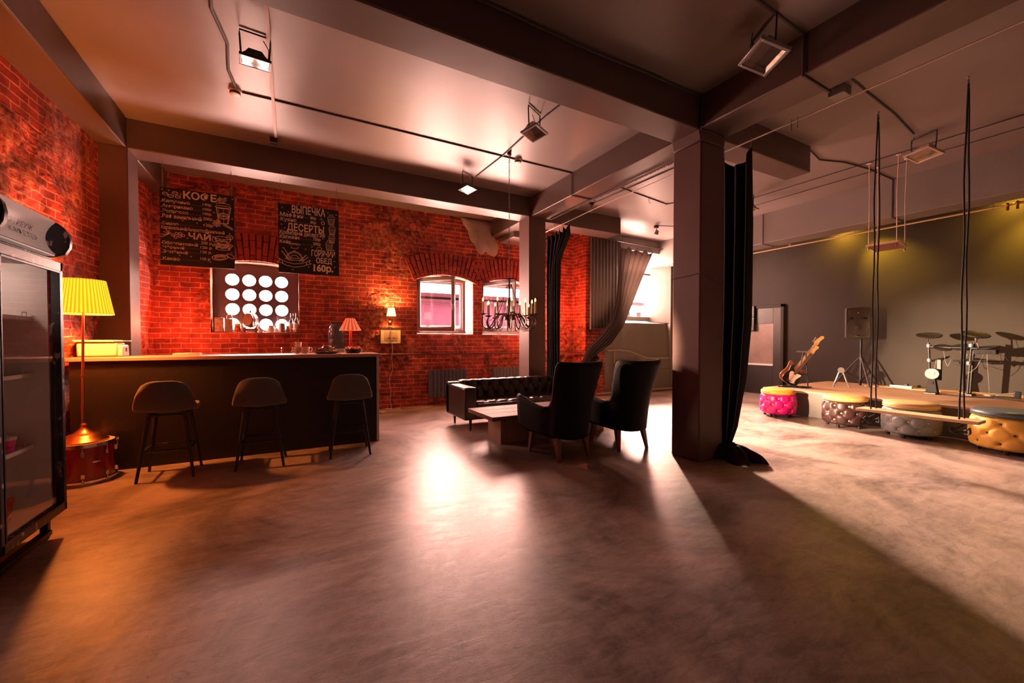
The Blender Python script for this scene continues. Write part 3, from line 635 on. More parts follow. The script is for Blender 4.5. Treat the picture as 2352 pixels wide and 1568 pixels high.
def draw1(g,W,H):
    k=W/950*1.0
    def X(px): return (px-140)/810*W
    def Zz(px,pz): return H-( (pz-275-(px-140)*.142) )/( (855) )*H
    def T(s,x0,x1,zt,zb,wt=.0,slope=None):  # text between pixel columns, cap height
        text(s,g,X(x0),Zz((x0+x1)/2,zb)*1.0,w=X(x1)-X(x0),h=(zb-zt)/855*H,wt=wt)
    rows=[('КОФЕ',385,750,352,432,.03),('Капучино',165,455,425,462,.015),('Американо',165,485,482,520,.015),('Эспрессо',165,437,537,572,.015),('Раф ванильный',165,580,598,640,.015),('Сироп',165,330,668,700,.015),
      ('Карамельный/Амаретто/Ванильный',155,835,745,785,.01),('ЧАЙ',435,680,810,880,.03),('Облепиховый',160,535,895,930,.015),('Чёрный',165,390,935,965,.015),('Зелёный',165,425,985,1020,.015),('Какао',165,340,1055,1092,.015)]
    for s,a,b,t0,b0,wt in rows: T(s,a,b,t0,b0,wt)
    for s,a,b,t0,b0 in (('140р',595,690,468,500),('100р',595,690,522,552),('100р',595,690,574,604),('200р',595,700,630,662),('+20р',595,705,700,738),('200 р',570,690,905,938),('120 р',565,690,960,990),('120 р',565,680,1010,1040),('150 р',560,670,1085,1118)): T(s,a,b,t0,b0,.012)
    for a,b,z in ((462,588,494),(492,588,548),(443,588,600),(345,590,722),(540,566,930),(405,560,978),(430,560,1030),(350,555,1108)): dots(g,X(a),X(b),Zz((a+b)/2,z))
    for z in (425,482,537,598,668,880,940,985,1062): line(g,[(X(147),Zz(150,z+12)),(X(160),Zz(150,z+12))],.003)
    for a,b in ((168,305),(235,320),(360,362),(785,400),(930,425),(375,655),(530,690),(720,575),(925,655),(425,855),(705,850),(340,1045),(460,1065),(670,1142),(915,1052),(895,825),(780,462)): star(g,X(a),Zz(a,b),.014)
    for a,b in ((198,355),(300,350),(255,382),(330,392)): line(g,ell(X(a),Zz(a,b),.028,.018),.003); line(g,[(X(a)-.024,Zz(a,b)),(X(a)+.024,Zz(a,b)+.004)],.002)
    # paper cup
    cx=X(825); zt=Zz(825,500); zb=Zz(825,705)
    line(g,[(cx-.075,zt-.03),(cx-.05,zb),(cx+.05,zb),(cx+.075,zt-.03)],.004,True); line(g,ell(cx,zt-.02,.085,.018),.003); line(g,ell(cx,zt+.01,.075,.022,0,PI),.003)
    line(g,ell(cx,(zt+zb)/2-.02,.055,.04),.003); line(g,ell(cx,(zt+zb)/2-.02,.044,.03),.002)
    text('Кофе',g,cx-.033,(zt+zb)/2-.03,w=.066,h=.026,wt=.02)
    for q in (-.04,.0,.04): line(g,[(cx+q*1.4,zt-.035),(cx+q,zb+.004)],.0016)
    for q in range(3): line(g,[(cx-.03+.05*math.sin(i*.9+q)+.012*q,zt+.035+.02*q+.004*i) for i in range(9)],.0025)
    # star anise and cinnamon
    ax,az=X(750),Zz(750,700)
    for k in range(8):
        a=k*PI/4; line(g,ell(ax+.028*math.cos(a),az+.028*math.sin(a),.022,.008,rot=a,n=8),.003)
    for q in (0,.02): line(g,[(X(815),Zz(815,700)-q),(X(930),Zz(930,770)-q)],.004)
    # berries and leaves
    for a,b in ((270,815),(310,800),(350,800),(300,838),(345,832),(380,825)): line(g,ell(X(a),Zz(a,b),.016,.014),.0035)
    for k in range(6): line(g,[(X(230)+.01*0,Zz(230,800)),(X(230)-.02-.05*math.cos(k*.5),Zz(230,800)+.05*math.sin(k*.75-1)),(X(230)-.03-.06*math.cos(k*.5+.2),Zz(230,800)+.035*math.sin(k*.75-1))],.0035)
    # tea cup with leaves
    cx,cz=X(815),Zz(815,900); line(g,ell(cx,cz+.03,.085,.018),.003); line(g,ell(cx,cz+.03,.085,.085,PI,2*PI),.0035); line(g,ell(cx-.09,cz,.022,.03),.003); line(g,ell(cx+.075,cz+.045,.035,.03),.003)
    for k in range(3):
        line(g,[(cx+.075,cz+.045),(cx+.075+.03*math.cos(k*1.05),cz+.045+.026*math.sin(k*1.05))],.0018)
    for k in range(14):
        a=k*.45; line(g,ell(cx-.09+.18*(k/13),cz-.075+.022*math.sin(k*2.1),.024,.010,rot=a,n=8),.003)
    for k in range(7): line(g,ell(cx-.05+.016*k,cz-.01+.01*math.sin(k*2),.013,.006,rot=k*.7,n=8),.0025)
    line(g,ell(cx,cz-.11,.08,.018),.003)
    # cocoa pod
    cx,cz=X(780),Zz(780,1095); line(g,ell(cx,cz,.085,.035,rot=.15),.0045); line(g,ell(cx,cz,.06,.022,rot=.15),.003)
    for k in range(8): line(g,ell(cx-.05+.014*k,cz+.002*k,.006,.008,n=6),.002)
    line(g,ell(X(900),Zz(900,1090),.045,.022,rot=-.6),.004)
def draw2(g,W,H):
    def X(px): return (px-1440)/650*W
    def Zz(px,pz): return H-(pz-450-(px-1440)*.155)/752*H
    def T(s,x0,x1,zt,zb,wt=.012): text(s,g,X(x0),Zz((x0+x1)/2,zb),w=X(x1)-X(x0),h=(zb-zt)/752*H,wt=wt)
    for r in (('ВЫПЕЧКА',1580,1940,505,590,.02),('Маффин',1460,1700,565,610),('Кукис',1465,1630,615,655),('ДЕСЕРТЫ',1530,1925,700,780,.02),('Кремовый десерт',1455,1865,770,815),('200',1872,1935,808,848),('Капкейк',1455,1665,805,845),('Кейк',1455,1572,855,892),
              ('80р',1775,1840,612,645),('80р',1775,1840,662,692),('150р',1808,1885,852,885),('200р',1803,1885,902,935),('ГОРЯЧИЙ',1785,2045,1000,1070,.015),('ОБЕД',1835,2010,1085,1145,.02),('160р.',1805,2025,1160,1235,.04)): T(*r)
    for a,b,z in ((1705,1770,622),(1635,1770,680),(1670,1800,865),(1575,1798,915)): dots(g,X(a),X(b),Zz((a+b)/2,z))
    for z in (585,630,775,825,870): line(g,[(X(1446),Zz(1446,z)),(X(1456),Zz(1446,z))],.003)
    for a,b in ((1480,500),(1545,550),(1968,575),(2062,600),(1895,635),(1470,683),(1505,725),(1490,940),(1722,970),(1792,950),(1752,1168),(2035,1130),(2040,1195),(1585,1185),(1912,865)): star(g,X(a),Zz(a,b),.015)
    cupcake(g,X(2005),Zz(2005,680),1.35); cupcake(g,X(2015),Zz(2015,795),1.3); cupcake(g,X(2010),Zz(2010,890),1.2); cupcake(g,X(1980),Zz(1980,970),1.35)
    line(g,ell(X(1912),Zz(1912,690),.022,.02),.004); line(g,ell(X(1895),Zz(1895,665),.03,.02,0,2.5),.002); line(g,ell(X(1872),Zz(1872,975),.03,.024),.003)
    # chef hat, cloche, cutlery, ribbon
    hx,hz=X(1605),Zz(1605,930)
    for a,r in ((-.045,.026),(-.015,.034),(.02,.034),(.048,.026)): line(g,ell(hx+a,hz+.012,r,r*.8,.2,PI-.1),.003)
    line(g,[(hx-.04,hz),(hx-.035,hz-.03),(hx+.04,hz-.03),(hx+.045,hz)],.003)
    cx,cz=X(1605),Zz(1605,1070)
    line(g,ell(cx,cz,.10,.10,0,PI),.004); line(g,ell(cx,cz,.085,.085,0,PI),.002); line(g,ell(cx,cz+.002,.05,.05,.1,PI-.1),.003); line(g,ell(cx,cz-.004,.115,.014),.003); line(g,ell(cx,cz+.108,.010,.010),.003)
    line(g,[(cx-.06,cz-.03),(cx-.16,cz+.10)],.0045); line(g,[(cx-.03,cz-.03),(cx-.13,cz+.14)],.0035); line(g,[(cx+.06,cz-.03),(cx+.15,cz+.07)],.0045); line(g,[(cx+.09,cz-.035),(cx+.17,cz+.04)],.004)
    rb=[(cx-.15,cz-.03),(cx-.09,cz-.055),(cx,cz-.07),(cx+.09,cz-.055),(cx+.15,cz-.03)]
    line(g,rb,.003); line(g,[(a,b-.045) for a,b in rb],.003); line(g,[rb[0],(rb[0][0],rb[0][1]-.045)],.003); line(g,[rb[-1],(rb[-1][0],rb[-1][1]-.045)],.003)
    line(g,[(cx-.15,cz-.03),(cx-.2,cz-.0),(cx-.175,cz-.035),(cx-.21,cz-.06),(cx-.14,cz-.07)],.003); line(g,[(cx+.15,cz-.03),(cx+.2,cz-.0),(cx+.18,cz-.035),(cx+.21,cz-.055),(cx+.14,cz-.07)],.003)
board('menu board lettered with coffee and tea drinks, a paper cup drawn beside them','',0,0,0,0,0,0) if 0 else None
board('larger menu board listing coffee and tea with a drawn paper cup',-1.405,6.50,2.245,.765,.955,R(-1.5),draw1)
board('smaller menu board listing baked goods and desserts with drawn cupcakes',-.14,6.50,2.25,.77,.955,R(-1.5),draw2)

# ================================================================ fridge
mFr=M('chipped_black_frame',(.022,.02,.026),.4,nz=(22,.03,(.50,.40,.40),.62),stretch=(1,1,.5)); mInW=M('fridge_liner',(.8,.72,.68),.45); mHead=M('fridge_header_film',(.66,.56,.54),.3,nz=(2,.3,(.5,.43,.42)),emit=((1,.66,.55),.07))  # header film glows faintly in place of light reflected from the room
FX,FY0,FY1=-1.36,3.175,3.90
t=thing('display_fridge','tall glass-door display fridge with a curved header sign against the brick wall','fridge',(FX,FY0,0))
D=-.60; W=FY1-FY0
g=G().box(D,-.05,0,.03,.16,1.84).box(D,-.05,W-.03,W,.16,1.84).box(D,D+.03,0,W,.16,1.84).box(D,-.05,0,W,1.80,1.86).box(D,-.05,0,W,.155,.19); g.make('cabinet',mFr,parent=t,bevel=.006)
g=G().box(D+.03,D+.04,.03,W-.03,.19,1.80).box(D+.04,-.06,W-.045,W-.03,.19,1.80).box(D+.04,-.06,.03,.045,.19,1.8).box(D+.04,-.06,.03,W-.03,.19,.20); g.make('inner_liner',mInW,parent=t,smooth=None)
for kk,(a,b_) in enumerate(((0,W),)):
    d=G(); tt=.036
    d.box(-.05,0,a,a+tt,.15,1.83).box(-.05,0,b_-tt,b_,.15,1.83).box(-.05,0,a,b_,.15,.205).box(-.05,0,a,b_,1.765,1.83)
    dd=d.make('door',mFr,parent=t,bevel=.006)
    G().box(-.022,-.018,a+tt,b_-tt,.205,1.765).make('glass_pane',mGlass,parent=dd,smooth=None)
    G().box(-.004,.002,b_-tt-.012,b_-tt-.002,.205,1.765).box(-.004,.002,a+tt+.002,a+tt+.012,.205,1.765).box(-.004,.002,a+tt,b_-tt,1.755,1.765).box(-.004,.002,a+tt,b_-tt,.205,.212).make('seal',mDark,parent=dd,smooth=None)
for z in (.60,1.07,1.44):
    s_=G(); s_.box(D+.05,-.14,.05,W-.05,z,z+.008).box(-.145,-.135,.05,W-.05,z-.006,z+.018)
    for k in range(11): s_.box(D+.05,-.14,.06+k*.057,.066+k*.057,z+.008,z+.012)
    s_.tube([(-.15,W-.12,z+.01),(-.15,W-.12,z+.045),(-.15,W-.07,z+.045),(-.15,W-.07,z)],.004)
    s_.make('shelf',mWhiteP,parent=t,smooth=None)
G().box(D+.041,D+.05,W-.42,W-.20,.20,1.80).make('shelf_rail',M('printed_notice',(.5,.44,.42),.5,nz=(40,.05,(.2,.18,.17)),stretch=(1,.3,3)),parent=t,smooth=None)
G().cyl((D+.12,W-.10,.20),.035,1.55,16).make('lamp_tube',M('milky_tube',(.42,.36,.33),.35),parent=t)
g=G()   # base with legs and kick rail
g.box(D,-.07,.02,W-.02,.10,.155).box(-.10,-.06,W-.10,W-.06,0,.16).box(-.10,-.06,.04,.08,0,.16).box(D+.04,D+.08,W-.10,W-.06,0,.16).box(D+.04,D+.08,.04,.08,0,.16).box(-.08,-.03,0,W-.12,.03,.06); g.make('base',mDark,parent=t,bevel=.004)
# header box with concave film, its faint glow added, between two curved black cheeks
prof=[(-.40,1.86),(-.03,1.86),(.02,1.88),(.045,1.93),(.05,1.98),(.04,2.03),(.01,2.07),(-.02,2.095),(-.40,2.10)]
for a_,b_ in ((-.03,.01),(W-.035,W+.01)): G().prism(prof,a_,b_,'y').make('header_cheek',mFr,parent=t,bevel=.006)
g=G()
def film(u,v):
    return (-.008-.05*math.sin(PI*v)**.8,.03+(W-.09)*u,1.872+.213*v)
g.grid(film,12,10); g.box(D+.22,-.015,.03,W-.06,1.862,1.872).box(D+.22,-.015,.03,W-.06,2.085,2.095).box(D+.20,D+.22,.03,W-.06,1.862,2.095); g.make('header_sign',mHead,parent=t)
# worn remains of lettering on the film
def wtext(s,g,u0,u1,z,h):
    gg=G(); text(s,gg,0,0,w=1,h=h)
    def mp(p):
        u=u0+(u1-u0)*p[0]; zz=z+p[2]; v=(zz-1.872)/.213; q=film(u,v); return (q[0]+.003,q[1],q[2])
    g.add([mp(p) for p in gg.v],gg.f)
g=G(); wtext('ОЕРЕУЖ',g,.34,.74,1.985,.032); wtext('КАФЕТЕР',g,.34,.82,1.935,.032); g.make('worn_lettering',M('faded_print',(.36,.31,.30),.4),parent=t,smooth=None)
# tubs and packet in the fridge
mPink=M('pink_tub',(.72,.06,.30),.4)
for x,y,l in ((-1.565,3.70,'pink food tub at the front of the fridge shelf'),(-1.64,3.79,'pink food tub standing behind the other on the fridge shelf')):
    c=thing('food_tub',l,'tub',(x,y,.6125),0,'pink tubs in the fridge'); G().lathe([(.038,0),(.05,.075)],24).make('tub_body',mPink,parent=c); G().lathe([(.052,.072),(.053,.09),(.049,.092)],24).make('lid',mWhiteP,parent=c); G().lathe([(.0415,.02),(.0445,.05)],24,cap=False).make('tub_label',M('dark_pink',(.5,.03,.2),.4),parent=c).scale=(1.015,1.015,1)
pk=thing('red_packet','red snack packet on the fridge floor','packet',(-1.52,3.56,.212)); G().grid(lambda u,v:(.02*math.sin(PI*u)*math.sin(PI*v)-.01+.02*v,(u-.5)*.17,.0+.13*v),10,8).make('packet',M('red_foil',(.45,.03,.02),.25,bump=(30,.6,.006)),parent=pk,solid=.02)
pk.children[0].name='foil_bag'

# ================================================================ drum and floor lamp
mDr=M('red_sparkle_lacquer',(.22,.005,.012),.18,coat=.6,nz=(300,.1,(.35,.01,.02)))
DX,DY=-1.705,5.235
t=thing('bass_drum','dark red sparkle drum laid flat as a stand for the floor lamp','drum',(DX,DY,0))
G().cyl((0,0,.012),.205,.345,48).make('shell',mDr,parent=t)
G().cyl((0,0,.352),.207,.012,48).make('drum_head',M('drum_skin',(.62,.42,.28),.35),parent=t)
for z_ in (.335,0): G().lathe([(.207,z_),(.219,z_),(.219,z_+.033),(.207,z_+.033),(.207,z_)],48,cap=False).make('hoop',mChrome,parent=t)
for k in range(8):
    a=2*PI*k/8+.25; c,s_=math.cos(a),math.sin(a); g=G(); g.M=Matrix.Rotation(a,4,'Z')
    g.box(.203,.222,-.012,.012,.255,.30).rod((.222,0,.29),(.222,0,.36),.004).box(.216,.234,-.01,.01,.345,.37); g.make('lug',mChrome,parent=t,bevel=.002)
    g=G(); g.M=Matrix.Rotation(a,4,'Z'); g.box(.203,.222,-.012,.012,.06,.10).rod((.222,0,.07),(.222,0,.01),.004).box(.216,.234,-.01,.01,0,.02); g.make('lug',mChrome,parent=t,bevel=.002)
g=G(); g.M=Matrix.Rotation(-.9,4,'Z'); g.ball((.21,0,.2),.01,.03,.012,10,8); g.make('badge',mChrome,parent=t)
t=thing('floor_lamp','brass standard lamp with a glowing yellow pleated shade standing on the drum','lamp',(DX,DY,.3645))
G().lathe([(.165,0),(.17,.012),(.15,.03),(.145,.032),(.13,.055),(.09,.075),(.075,.078),(.05,.105),(.028,.125),(.02,.145),(.026,.155),(.016,.17)],40).make('base',mBrass,parent=t)
G().tube([(-.01,0,.16),(-.002,.003,.62),(.004,.004,1.0),(.012,.005,1.35)],.0105,12).lathe([(.014,.6),(.017,.61),(.014,.62)],12,(-.003,.003,0)).make('pole',mBrass,parent=t)
o=pleat(.204,.150,.315,46,.009).make('lamp_shade',mShadeY,parent=t,solid=.002,smooth=None); o.location=(.012,0,1.185)
mTr=M('shade_ribbon',(.85,.45,.12),.6,emit=((1,.4,.05),.3))
for r_,z_ in ((.203,0),(.146,.311)): G().lathe([(r_,z_),(r_+.006,z_),(r_+.006,z_+.006),(r_,z_+.006)],46,cap=False).make('shade_trim',mTr,parent=t).location=(.012,0,1.185)
g=G(); g.rod((-.03,-.14,1.19),(-.03,-.14,1.06),.0022).cyl((-.03,-.14,1.045),.007,.018,10); g.make('pull_cord',mBrass,parent=t)
# ================================================================ wall lamp, picture, leads, radiators, pipes
t=thing('wall_lamp','small glowing wall lamp with a cream shade above the framed picture','lamp',(1.665,7.93,1.62))
G().ball((0,.0,.02),.045,.03,.045,16,10).tube([(0,-.03,.02),(0,-.09,.03),(0,-.10,.08),(0,-.10,.13)],.008,8).make('bracket',mBrass,parent=t)
G().lathe([(.085,0),(.058,.15)],32,cap=False,c=(0,-.10,.15)).make('lamp_shade',mShadeW,parent=t,solid=.002)
t=thing('picture_frame','dark framed landscape picture hanging under the glowing wall lamp','picture',(1.47,7.925,1.235))
G().box(0,.41,0,.025,0,.02).box(0,.41,0,.025,.30,.32).box(0,.02,0,.025,.02,.3).box(.39,.41,0,.025,.02,.3).make('frame',M('walnut_frame',(.06,.03,.02),.35),parent=t,bevel=.003)
G().box(.02,.39,.010,.016,.02,.30).make('mount',M('cream_mount',(.72,.52,.34),.6),parent=t,smooth=None)
g=G(); g.box(.085,.325,.006,.010,.075,.245); pic=g.make('picture_print',M('print_sky',(.38,.27,.18),.5,nz=(7,.25,(.58,.40,.26)),stretch=(1,1,3)),parent=t,smooth=None)
g=G(); mI=M('print_ink',(.05,.03,.025),.6)
for x,w in ((.15,.05),(.255,.035)):
    for k in range(5): g.box(x+k*w/6,x+k*w/6+w/7,.004,.006,.115,.13+.012*math.sin(k*2.2+x*40))
g.box(.09,.32,.0045,.006,.112,.116); g.make('printed_figures',mI,parent=pic,smooth=None)
mCord=M('white_cable',(.66,.5,.42),.5)
random.seed(5)
P=[(1.665,7.915,1.59),(1.665,7.90,1.40)]+[(1.665+.02*math.sin(k*1.3)+.03*math.sin(k*.45),7.90-.01*k*.5,1.3-1.22*k/14) for k in range(15)]+[(1.66,7.80,.02),(1.60,7.72,.015)]
G().tube(P,.006,8).make('lamp_cable',mCord,label='thin pale cable dropping from the wall lamp to the floor socket block',cat='cable')
t=thing('power_strip','white socket block and coiled lead on the floor by the bar end','power strip',(1.52,7.55,0),R(25))
G().box(-.14,.14,-.03,.03,0,.035).make('socket_block',mCord,parent=t,bevel=.006)
G().box(-.03,.02,-.025,.025,.035,.075).box(.05,.09,-.02,.02,.035,.07).make('plug',mWhiteP,parent=t,bevel=.005)
g=G(); g.tube([(.14+.16*math.cos(a)*(1-.03*a),-.02+.09*math.sin(a),.008+.004*a) for a in [k*.4 for k in range(34)]],.005,6).make('coiled_lead',mCord,parent=t)
G().tube([(1.7,7.6,.008),(1.95,7.5,.008),(2.1,7.62,.008),(2.4,7.7,.008),(2.9,7.72,.008),(3.3,7.8,.008)],.005,6).make('floor_cable',mCord,label='pale cable trailing along the floor towards the sofa',cat='cable')
mPipe=M('wall_pipe_paint',(.13,.05,.04),.5)
G().tube([(.9,7.93,1.045),(3.0,7.93,1.035),(4.9,7.93,1.03),(5.55,7.93,1.04),(5.93,7.9,1.04),(5.95,7.42,1.04),(6.6,7.42,1.05)],.017,10).make('heating_pipe',mPipe,label='red-brown heating pipe running along the brick wall below the windows',cat='pipe')
G().tube([(3.72,7.92,1.03),(3.72,7.92,.66),(3.85,7.9,.655)],.014,10).make('branch_pipe',mPipe,label='short pipe dropping from the wall pipe to the radiator behind the sofa',cat='pipe')
mPipeG=M('grey_pipe_paint',(.34,.30,.28),.45)
G().tube([(6.65,7.44,1.07),(7.0,7.44,1.08),(7.35,7.44,1.04),(7.9,7.43,.87),(8.1,7.43,.85),(9.9,7.43,.84)],.019,10).make('bent_pipe',mPipeG,label='grey painted pipe bending down along the grey wall above the radiator',cat='pipe')
G().tube([(6.3,7.42,.05),(7.2,7.42,.06),(9.9,7.42,.05)],.03,10).make('floor_pipe',mPipeG,label='thick grey pipe running along the foot of the grey wall',cat='pipe')
def radiator(label,x,y,z,n,mat,h=.55,w=.08):
    t=thing('radiator',label,'radiator',(x,y,z),0)
    for k in range(n):
        g=G(); g.box(k*w+.004,(k+1)*w-.004,-.03,.045,0,h).box(k*w+.03,k*w+w-.03,-.036,-.03,.02,h-.02); g.make('section',mat,parent=t,bevel=.008,seg=2)
    G().rod((-.03,0,.05),(n*w+.02,0,.05),.014).make('header_pipe',mat,parent=t); G().rod((-.03,0,h-.05),(n*w+.02,0,h-.05),.014).make('header_pipe',mat,parent=t)
    for xx in (w,n*w-w): G().box(xx-.01,xx+.01,.03,.10,h*.7,h*.74).make('wall_bracket',mat,parent=t,smooth=None)
    return t
mRadB=M('blue_grey_radiator',(.10,.11,.135),.4); mRadG=M('dull_radiator',(.17,.17,.155),.4); mRadL=M('light_radiator',(.36,.31,.29),.4)
radiator('blue-grey radiator on the brick wall behind the sofa arm',2.40,7.88,.17,10,mRadB)
radiator('green-grey radiator between the back column and the sofa',3.80,7.88,.18,11,mRadG)
radiator('light radiator on the grey wall between the armchairs',6.92,7.40,.27,9,mRadL,.53)
G().tube([(6.84,7.44,1.06),(6.84,7.42,.76),(6.93,7.40,.75)],.014).make('radiator_pipe',mPipeG,label='thin pipe feeding the light radiator from above',cat='pipe')
G().tube([(6.9,7.40,.32),(6.76,7.42,.32),(6.76,7.42,.06)],.014).make('radiator_return',mPipeG,label='thin pipe leaving the foot of the light radiator',cat='pipe')
# hollow patch of bare plaster high on the brick wall
g=G(); pts=[(3.12,3.87),(3.18,3.72),(3.27,3.62),(3.33,3.42),(3.42,3.34),(3.46,3.22),(3.58,3.13),(3.70,3.20),(3.80,3.14),(3.90,3.12),(3.97,3.2),(4.0,3.36),(3.93,3.5),(3.88,3.6),(4.02,3.87)]
c=(3.62,3.6)
def blob(u,v):
    k=u*len(pts); i=int(k)%len(pts); f=k-int(k); a=pts[i]; b_=pts[(i+1)%len(pts)]; x=a[0]+(b_[0]-a[0])*f; z=a[1]+(b_[1]-a[1])*f
    return (c[0]+(x-c[0])*v,7.975-.07*(1-v**6)-.02*noise.noise(Vector((x*5,z*5,v*4)))*v,c[1]+(z-c[1])*v)
g.grid(blob,60,9,cu=True); g.make('plaster_patch',mPlaster,kind='structure')
G().box(4.0,4.75,7.3,7.95,3.42,HC).make('ceiling_box',mCeil,kind='structure',bevel=.012)
# ribbed grey panel on the pier
t=thing('ribbed_panel','tall grey ribbed metal panel fixed over the brick pier','panel',(6.14,7.44,1.60)); 
g=G(); n=9; w_=.90/n
for k in range(n):
    x=k*w_; g.add([(x,0,0),(x+.02,.035,0),(x+.035,.035,0),(x+.055,0,0),(x+w_,0,0),(x,0,2.1),(x+.02,.035,2.1),(x+.035,.035,2.1),(x+.055,0,2.1),(x+w_,0,2.1)],[(0,1,6,5),(1,2,7,6),(2,3,8,7),(3,4,9,8)])
g.make('panel_sheet',M('panel_grey',(.20,.185,.17),.45),parent=t,smooth=20,solid=.003)
G().box(-.02,.92,-.005,.04,-.03,0).box(-.02,0,-.005,.04,0,2.1).make('panel_trim',mGMetal,parent=t)

# ================================================================ curtains
mCurt=M('black_curtain_cloth',(.010,.009,.010),.9,bump=(30,.2,.004)); mCurtG=clothmat('sheer_grey_curtain',(.13,.105,.095),.35)
def lerp(P,t):
    k=t*(len(P)-1); i=min(int(k),len(P)-2); f=k-i; a,b=P[i],P[i+1]
    return tuple(x+(y-x)*f for x,y in zip(a,b))
def drape(Lp,Rp,nf,amp,nrm,top=None,nu=90,nv=60,pinch=0):
    def fn(u,v):
        a,b=lerp(Lp,v),lerp(Rp,v); w_=math.dist(a,b); x,y,z=(p+(q-p)*u for p,q in zip(a,b))
        am=amp*min(1,.35+w_*1.2)*(1+.3*math.sin(v*5+u*7)); d=am*math.sin(2*PI*nf*u+.6*math.sin(v*3))
        x+=nrm[0]*d; y+=nrm[1]*d
        if top: z+=top(u)*(1-v)**10
        return (x,y,z)
    return G().grid(fn,nu,nv)
# behind the back column
drape([(4.46,6.78,3.40),(4.46,6.74,3.2),(4.45,6.74,2.0),(4.45,6.74,.7),(4.43,6.74,.03)],[(4.46,6.02,3.42),(4.46,6.02,3.22),(4.46,6.33,2.85),(4.46,6.35,1.8),(4.46,6.34,.7),(4.48,6.30,.03)],6,.045,(1,0),lambda u:-.09*abs(math.sin(PI*5*u))**.6).make('curtain',mCurt,solid=.004,smooth=180,label='narrow black curtain hanging beside the back column',cat='curtain')
# by the middle column, pooled on the floor
o=drape([(4.44,3.34,3.42),(4.44,3.32,2.4),(4.42,3.28,1.2),(4.38,3.16,.4),(4.33,3.0,.12)],[(4.46,2.70,3.44),(4.46,2.69,2.6),(4.45,2.69,1.5),(4.42,2.72,.9),(4.34,2.76,.35),(4.28,2.80,.12)],5,.04,(1,0),lambda u:-.15*abs(math.sin(PI*2*u))**.6)
def pool(u,v):
    a=2*PI*u; r=(.10+.17*v)*(1+.22*math.sin(5*a+1)+.10*math.sin(9*a))*(1.0 if v<1 else 1); z=.16*(1-v)**.7+.018*math.sin(7*a+v*5)*v+.03*math.sin(3*a)*(1-v)*v*3
    return (4.27+r*math.cos(a)*.75,2.80+r*math.sin(a)*1.15,max(.006,z))
o.make('curtain',mCurt,solid=.004,smooth=180,label='long black curtain hanging beside the middle column and pooling on the floor',cat='curtain')
par=[x for x in COL.objects if x.get('label','').startswith('long black curtain')][0]
G().grid(pool,60,14,cu=True).make('pooled_hem',mCurt,parent=par,solid=.004,smooth=180)
# grey one swept aside
Rp=[(7.98,7.3,3.56),(7.61,7.3,2.83),(7.23,7.28,2.12),(6.9,7.2,1.62),(6.45,7.1,1.23),(5.98,7.0,1.02),(5.74,6.9,.81),(5.69,6.9,.015)]
Lp=[(6.89,7.3,3.6),(6.85,7.3,2.98),(6.76,7.28,2.25),(6.54,7.2,1.78),(6.1,7.1,1.42),(5.68,7.0,1.14),(5.44,6.9,.86),(5.39,6.9,.015)]
drape(Lp,Rp,6,.020,(.1,1),lambda u:-.10*abs(math.sin(PI*4*u))**.5,nu=110,nv=70).make('curtain',mCurtG,solid=.003,smooth=180,label='grey curtain swept aside and tied in front of the tall window',cat='curtain')
t=thing('curtain_tie','dark band gathering the grey curtain low beside the brick pier','curtain tie',(5.72,6.93,.93))
g=G(); g.tube([(.17*math.cos(a),.05*math.sin(a),-.08+.09*math.cos(a)) for a in [2*PI*k/20 for k in range(20)]],.035,8,closed=True).make('band',mCurt,parent=t)
G().tube([(4.46,7.1,3.45),(4.45,5.0,3.50),(4.46,3.2,3.50),(4.45,1.0,3.50),(4.45,-.5,3.50)],.008,6).make('curtain_wire',M('pale_wire',(.62,.5,.44),.4),label='long curtain wire strung beside the middle beam',cat='wire')
for y in (6.9,6.72,6.5,6.25,6.05,3.34,3.02,2.71,2.3,2.24): G().rod((4.455,y,3.53),(4.455,y,3.42),.004,n=6).make('curtain_hook',mGMetal,label='small hook hanging on the curtain wire',cat='hook',group='hooks on the curtain wire')
G().rod((6.6,7.28,3.66),(8.3,7.28,3.62),.012).make('curtain_rod',mDark,label='short dark rod above the grey curtain',cat='rod')

# ================================================================ sofa
mLea=M('black_leather',(.030,.022,.022),.30,spec=.6,bump=(60,.25,.003)); mLeg=M('dark_wood_leg',(.10,.035,.022),.35)
def tufted(W,H,nx,nz_,btn,amp,pad=.0):
    """quilted surface W x H in the x-z plane bulging to -y, returns grid fn and buttons"""
    bt=[]
    for j in range(nz_):
        for i in range(nx+(0 if j%2 else 1)):
            bt.append(((i+(.5 if j%2 else 0))*W/nx,H*(j+.6)/(nz_+.2)))
    def hgt(x,z):
        d=min(((x-a)**2+(z-b)**2)**.5 for a,b in bt); p=W/nx; q=H/(nz_+.2)
        u_=x/p; v_=(z/q-.6); s1=abs(((u_+v_/2)%1)-.5)*2; s2=abs(((u_-v_/2)%1)-.5)*2
        crease=min(1,(1-max(s1,s2))*3.2)
        return amp*(1-math.exp(-(d/(btn*2.6))**2))*(.55+.45*crease)
    return hgt,bt
t=thing('sofa','black button-tufted leather sofa with square arms and tapered legs','sofa',(2.15,5.36,0))
SW,SD=2.10,.80
G().box(.0,.19,0,SD,.165,.635).make('arm',mLea,parent=t,bevel=.03,seg=3); G().box(SW-.19,SW,0,SD,.165,.635).make('arm',mLea,parent=t,bevel=.03,seg=3)
G().box(.17,SW-.17,.02,SD-.02,.165,.30).make('seat_frame',mLea,parent=t,bevel=.015)
G().box(.0,SW,SD-.16,SD,.165,.66).make('back_frame',mLea,parent=t,bevel=.03,seg=3)
hg,bt=tufted(SW-.38,.34,9,2,.012,.055)
BW=SW-.38
def back(u,v):
    x,z=u*BW,v*.34; h_=hg(x,z); 
    return (.19+x,SD-.17-.05*(1-v)-h_,.345+z)
